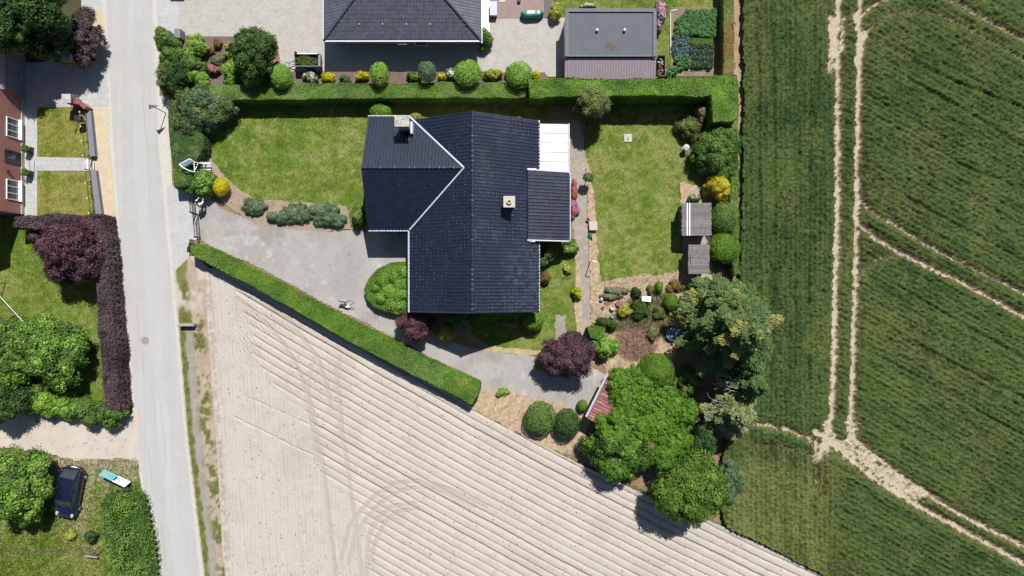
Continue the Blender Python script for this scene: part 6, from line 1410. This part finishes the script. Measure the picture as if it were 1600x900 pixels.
# brick front boundary: pillars, low wall, railings, mailbox
def pillar(label, p, h, s, capm, m='brick'):
    x, y = W(*p); t = thing('brick_pillar', label, 'pillar', (x, y, 0)); mb = MB(); mb.box(x, y, h / 2, s, s, h); mb.build('shaft', M[m], t); mb = MB(); mb.box(x, y, h + .05, s + .16, s + .16, .10); mb.add([(x - s * .5, y - s * .5, h + .10), (x + s * .5, y - s * .5, h + .10), (x + s * .5, y + s * .5, h + .10), (x - s * .5, y + s * .5, h + .10), (x, y, h + .16)], [(0, 1, 4), (1, 2, 4), (2, 3, 4), (3, 0, 4)]); mb.build('cap_stone', M[capm], t); return t
pillar('grey capped brick gate pillar under the copper beech', (122, 98), 1.5, .62, 'slab'); pillar('grey capped brick gate pillar at the upper end of the low front wall', (123, 162), 1.5, .55, 'slab')
def lowwall(label, pts, h, w_, m='brick', cap='redtile'):
    t = thing('front_wall', label, 'wall', (*W(*pts[0]), 0))
    for a, b in zip(pts[:-1], pts[1:]):
        p, q = Vector((*W(*a), 0)), Vector((*W(*b), 0)); mb = MB(); strip3(mb, p, q, w_, h); mb.build('wall', M[m], t); mb = MB(); strip3(mb, p + Vector((0, 0, h + .002)), q + Vector((0, 0, h + .002)), w_ + .08, .06); mb.build('coping', M[cap], t)
    return t
lowwall('curved red brick wall piece between the gate pillar and the railings', [(129, 163), (137, 166), (145, 173)], .9, .26)
lowwall('short brick wall stub beside the upper grey capped pillar', [(128, 102), (141, 108)], .8, .25)
M['greywall'] = mat('grey_concrete', S(146, 146, 156), .8, .12, 5)
lowwall('low grey boundary wall above the slab path of the brick house', [(143, 176), (150, 246)], .45, .40, 'greywall', 'greywall'); lowwall('low grey boundary wall below the slab path of the brick house', [(151, 268), (160, 336)], .45, .40, 'greywall', 'greywall')
def railing(label, p0, p1, n):
    a, b = Vector((*W(*p0), 0)), Vector((*W(*p1), 0)); t = thing('iron_railing', label, 'railing', a[:], group='black railings of the brick house')
    for z in (.55, 1.15):
        mb = MB(); mb.cyl(a + Vector((0, 0, z)), b + Vector((0, 0, z)), .018, n=5); mb.build('rail', M['black'], t)
    for i in range(n):
        c = a.lerp(b, i / (n - 1)); mb = MB(); mb.cyl(c + Vector((0, 0, .0)), c + Vector((0, 0, 1.35)), .03, n=6); p_ = mb.build('post', M['black'], t); mb = MB(); mb.lathe([(.01, 1.34), (.055, 1.38), (.055, 1.42), (.01, 1.46)], c.x, c.y, 8); mb.build('finial', M['brass'], p_)
railing('black railing with pale finials above the slab path', (141, 182), (146, 248), 4); railing('black railing with pale finials below the slab path', (147, 268), (155, 336), 4)
x, y = W(134, 190); t = thing('letter_box', 'black box on a post behind the low wall of the brick house', 'letter box', (x, y, 0)); mb = MB(); mb.box(x, y, .9, .5, .45, .5); mb.build('box', M['black'], t, bevel=.03); mb = MB(); mb.cyl((x, y, 0), (x, y, .7), .05); mb.build('post', M['black'], t)
t = thing('path_gate', 'white threshold gate at the end of the slab path', 'gate', (*W(136, 257), 0)); mb = MB(); x, y = W(137, 257); mb.box(x, y, .05, .05, .95, .06); mb.box(x + .5, y, .05, .05, .95, .06); mb.build('frame', M['white'], t)
t = thing('shadow_frame', 'thin black frame standing in for shadows at the top of the clipped front lawn', 'frame', (*W(118, 172), 0)); mb = MB(); mb.tube([A(126, 168, .1), A(112, 164, 1.2), A(108, 190, 1.2), A(124, 188, .1)], .022, 6); mb.build('bar', M['black'], t)  # added black bars that imitate shadows lying on the lawn
for py, lb in ((235, 'upper black planter with green plant at the brick house door'), (272, 'lower black planter with green plant at the brick house door')):
    x, y = W(50, py); t = thing('door_planter', lb, 'planter', (x, y, 0), group='planters at the brick house door'); mb = MB(); mb.box(x, y, .28, .42, .42, .56); mb.build('pot', M['black'], t, bevel=.02); V, F, C = blobleaves([(x - .05, y, .72, .26, .26, .22)], .09, 'mid', clump=.12); mk('plant', V - np.array([x, y, 0]), [F], M['leaf'], C=C, parent=t)
t = thing('door_rail', 'thin black rail between the two door planters', 'rail', (*W(48, 253), 0)); mb = MB(); mb.tube([A(46, 238, .9), A(47, 270, .9)], .02, 6); mb.build('bar', M['black'], t)
for i, (px, py) in enumerate(((158, 215), (161, 248), (165, 284), (171, 323))):
    x, y = W(px, py); tag(MB().lathe([(.07, .024), (.07, .04), (.03, .05)], x, y, 10).build('service_cap', M['bark']), 'small dark service cap set in the sandy verge', 'cap', 'service caps in the sandy verge')
# neighbour's terrace things
x, y = W(771, 14, .5); t = thing('storage_box', 'blue-grey metal box standing beside the white slabs', 'box', (x, y, 0)); mb = MB(); mb.box(x, y, .3, .56, 1.12, .6); mb.build('case', M['greywall'], t); mb = MB(); mb.box(x, y, .625, .60, 1.16, .05); mb.build('lid', M['greymetal'], t, bevel=.015)
t = thing('covered_seat', 'garden seat wrapped in a green cover with white cushions on the gravel edge', 'seat', (*W(833, 22), 0)); x, y = W(832, 23, .6)
mb = MB(); 
for i in range(13):
    f = i / 12; r_ = .16 + .05 * math.sin(f * 9); mb.lathe([(r_, .02), (r_ * 1.25, .35), (r_, .62), (r_ * .4, .74)], x - .78 + 1.5 * f, y + .22 * (4 * (f - .5) ** 2) - .1 + .06 * f, 10)
mb.build('cover', M['teal'], t, smooth=True)
for dx, w_ in ((-.28, .34), (.05, .3), (.48, .22)):
    mb = MB(); mb.box(x + dx, y + .14, .72, w_, .26, .16); mb.build('cushion', M['white'], t, bevel=.05)
t = Sh('potted_shrub', 'yellow-green shrub in a pot at the upper left corner of the garage', 'plant', 868, 20, 11, 12, 1.1, 'gold', .1, 3, .2)
x, y = W(785, 1); tag(MB().box(x, y, .07, .5, .35, .08).build('paver', M['kerb']), 'single pale paver lying in the reddish gravel', 'paver'); x, y = W(811, 3)
tag(MB().lathe([(.12, .03), (.16, .25), (.14, .3), (.03, .31)], x, y, 12).build('dark_pot', M['bark'], smooth=True), 'small dark pot standing in the reddish gravel', 'pot')
mb = MB(); mb.box(*(W(285, 58) + (.45,)), .5, .75, .9); tag(mb.build('wall_stub', M['greywall'], bevel=.02), 'grey wall stub at the lower left corner of the forecourt', 'wall')
x, y = W(284, -22); t = thing('gate_pier', 'broad pier just above the forecourt corner casting a dark shadow', 'pillar', (x, y, 0)); mb = MB(); mb.box(x, y, .8, 1.1, .6, 1.6); mb.build('shaft', M['palebrick'], t)
# vegetable plot edging
mb = MB(); 
for a, b in (((1047, 20), (1047.5, 84)), ((1047, 18), (1058, 16)), ((1075, 110), (1113, 110))): strip3(mb, (*W(*a), .03), (*W(*b), .03), .10, .10)
tag(mb.build('plot_edging', M['stone']), 'pale stone edging round the vegetable plot', 'edging')
# back garden furniture
x, y = W(981, 216); t = thing('parasol_base', 'white square parasol base on the back lawn', 'parasol base', (x, y, 0)); mb = MB(); mb.box(x, y, .07, .66, .66, .07); mb.build('slab', M['stone'], t, bevel=.06); mb = MB(); mb.cyl((x, y, .1), (x, y, .42), .03); mb.build('tube', M['black'], t)
x, y = W(1069, 233); t = thing('sundial', 'round pale stone pedestal near the right edge of the back lawn', 'pedestal', (x, y, 0)); mb = MB(); mb.lathe([(.22, .02), (.24, .1), (.14, .2), (.13, .6), (.24, .7), (.25, .78), (.18, .79)], x, y, 20); mb.build('pedestal', M['stone'], t); mb = MB(); mb.lathe([(.17, .792), (.17, .81), (.05, .815)], x, y, 16); mb.build('dial', M['greymetal'], t)
x, y = W(927, 353, .4); t = thing('stone_table', 'square pale slab table at the left edge of the back lawn', 'table', (x, y, 0)); mb = MB(); mb.box(x, y, .42, .66, .70, .07); mb.build('top', M['stone'], t, bevel=.01); mb = MB(); mb.box(x, y, .21, .3, .3, .36); mb.build('leg', M['slab'], t)
x, y = W(922, 370, .2); t = tag(MB().add([(x - .3, y - .05, .03), (x + .2, y + .4, .03), (x + .22, y - .4, .03), (x - .1, y + .3, .25), (x + .15, y - .1, .35)], [(0, 2, 4), (2, 1, 4), (1, 3, 4), (3, 0, 4), (0, 1, 2)]).build('green_sheet', mat('green_sheet', S(80, 120, 95), .6, .2, 4)), 'crumpled dark green sheet below the pale slab table', 'sheet')
x, y = W(918, 344); tag(MB().lathe([(.10, .03), (.14, .26), (.15, .3), (.10, .3), (.09, .2)], x, y, 12).build('plant_pot', M['bark']), 'small dark pot at the edge of the garden path', 'pot')
x, y = W(922, 408.5); t = thing('washing_post', 'thin pale post with short arm and long shadow beside the garden path', 'post', (x, y, 0)); mb = MB(); mb.cyl((x, y, 0), (x, y, 1.9), .04); mb.build('pole', M['white'], t); mb = MB(); mb.cyl((x - .02, y, 1.9), (x + .32, y - .14, 1.85), .035); mb.build('arm', M['white'], t)
x, y = W(916, 281); t = thing('standard_shrub', 'small round crown shrub on a thin stem beside the garden path', 'shrub', (x, y, 0)); mb = MB(); mb.cyl((x, y, 0), (x, y, 1.1), .03); mb.build('stem', M['bark'], t); V, F, C = blobleaves([(x, y, 1.3, .32, .32, .32)], .1, 'bluegreen', clump=.16); mk('crown', V - np.array([x, y, 0]), [F], M['leaf'], C=C, parent=t)
x, y = W(1010, 467, .6); t = thing('white_table', 'small white rectangular table in the rockery', 'table', (x, y, 0)); mb = MB(); mb.box(x, y, .6, .74, .42, .05, rz=-.08); mb.build('top', M['white'], t, bevel=.01)
for dx in (-.3, .3):
    for dy in (-.15, .15): mb = MB(); mb.box(x + dx, y + dy, .29, .04, .04, .57); mb.build('leg', M['white'], t)
def pot(px, py, r, h, m, label, ring=False):
    x, y = W(px, py, h); mb = MB(); mb.lathe([(r * .7, .02), (r, h), (r, h + .02), (r * .72, h + .02), (r * .68, h - .08)] if ring else [(r * .8, .02), (r, h), (r * .2, h + .03)], x, y, 20); tag(mb.build('garden_pot', M[m]), label, 'pot')
pot(957.5, 481, .21, .4, 'stone', 'round open pot with pale rim in the rockery', True); pot(967, 474, .26, .35, 'terracotta', 'round reddish lidded pot next to the yellow-green rockery shrub'); pot(949, 473, .24, .12, 'terracotta', 'flat reddish disc below the lavender')
pot(940, 468, .14, .35, 'greymetal', 'small grey pot at the left end of the lavender'); pot(942, 481, .13, .2, 'brownwood', 'tiny open clay pot near the path', True); pot(957, 494, .17, .35, 'greymetal', 'dark metal pot above the dark green bush', True)
x, y = W(1048, 522); t = thing('water_tank', 'blue-grey covered tub in the deep shade left of the conifers', 'tub', (x, y, 0)); mb = MB(); mb.lathe([(.42, .02), (.5, .4), (.52, .5), (.3, .58), (.05, .6)], x, y, 7); mb.build('tub', M['bluegrey'], t); mb = MB(); mb.tube([(x + .35, y + .6, .5), (x + .75, y, .6), (x + .6, y - .4, .5)], .03); mb.build('frame', M['greymetal'], t)
t = thing('garden_bench', 'small white slatted bench in the deep shade above the yellow-green bush', 'bench', (*W(1046, 570), 0)); mb = MB(); x, y = W(1046, 570, .45)
for k in range(3): mb.box(x, y - .14 + k * .14, .45, .62, .09, .03, rz=-.25)
mb.build('seat', M['white'], t)
for s in (-.25, .25): mb = MB(); mb.box(x + s, y, .22, .05, .36, .43); mb.build('leg', M['white'], t)
x, y = W(797, 508); t = thing('garden_bench', 'low stone bench in the gable shadow below the main house', 'bench', (x, y, 0)); mb = MB(); mb.box(x, y, .42, 1.3, .32, .07, rz=-.12); mb.build('seat', M['terracotta'], t, bevel=.01)
for s in (-.45, .45): mb = MB(); mb.box(x + s, y - s * .12, .19, .12, .28, .38); mb.build('leg', M['slab'], t)
x, y = W(1050, 573)
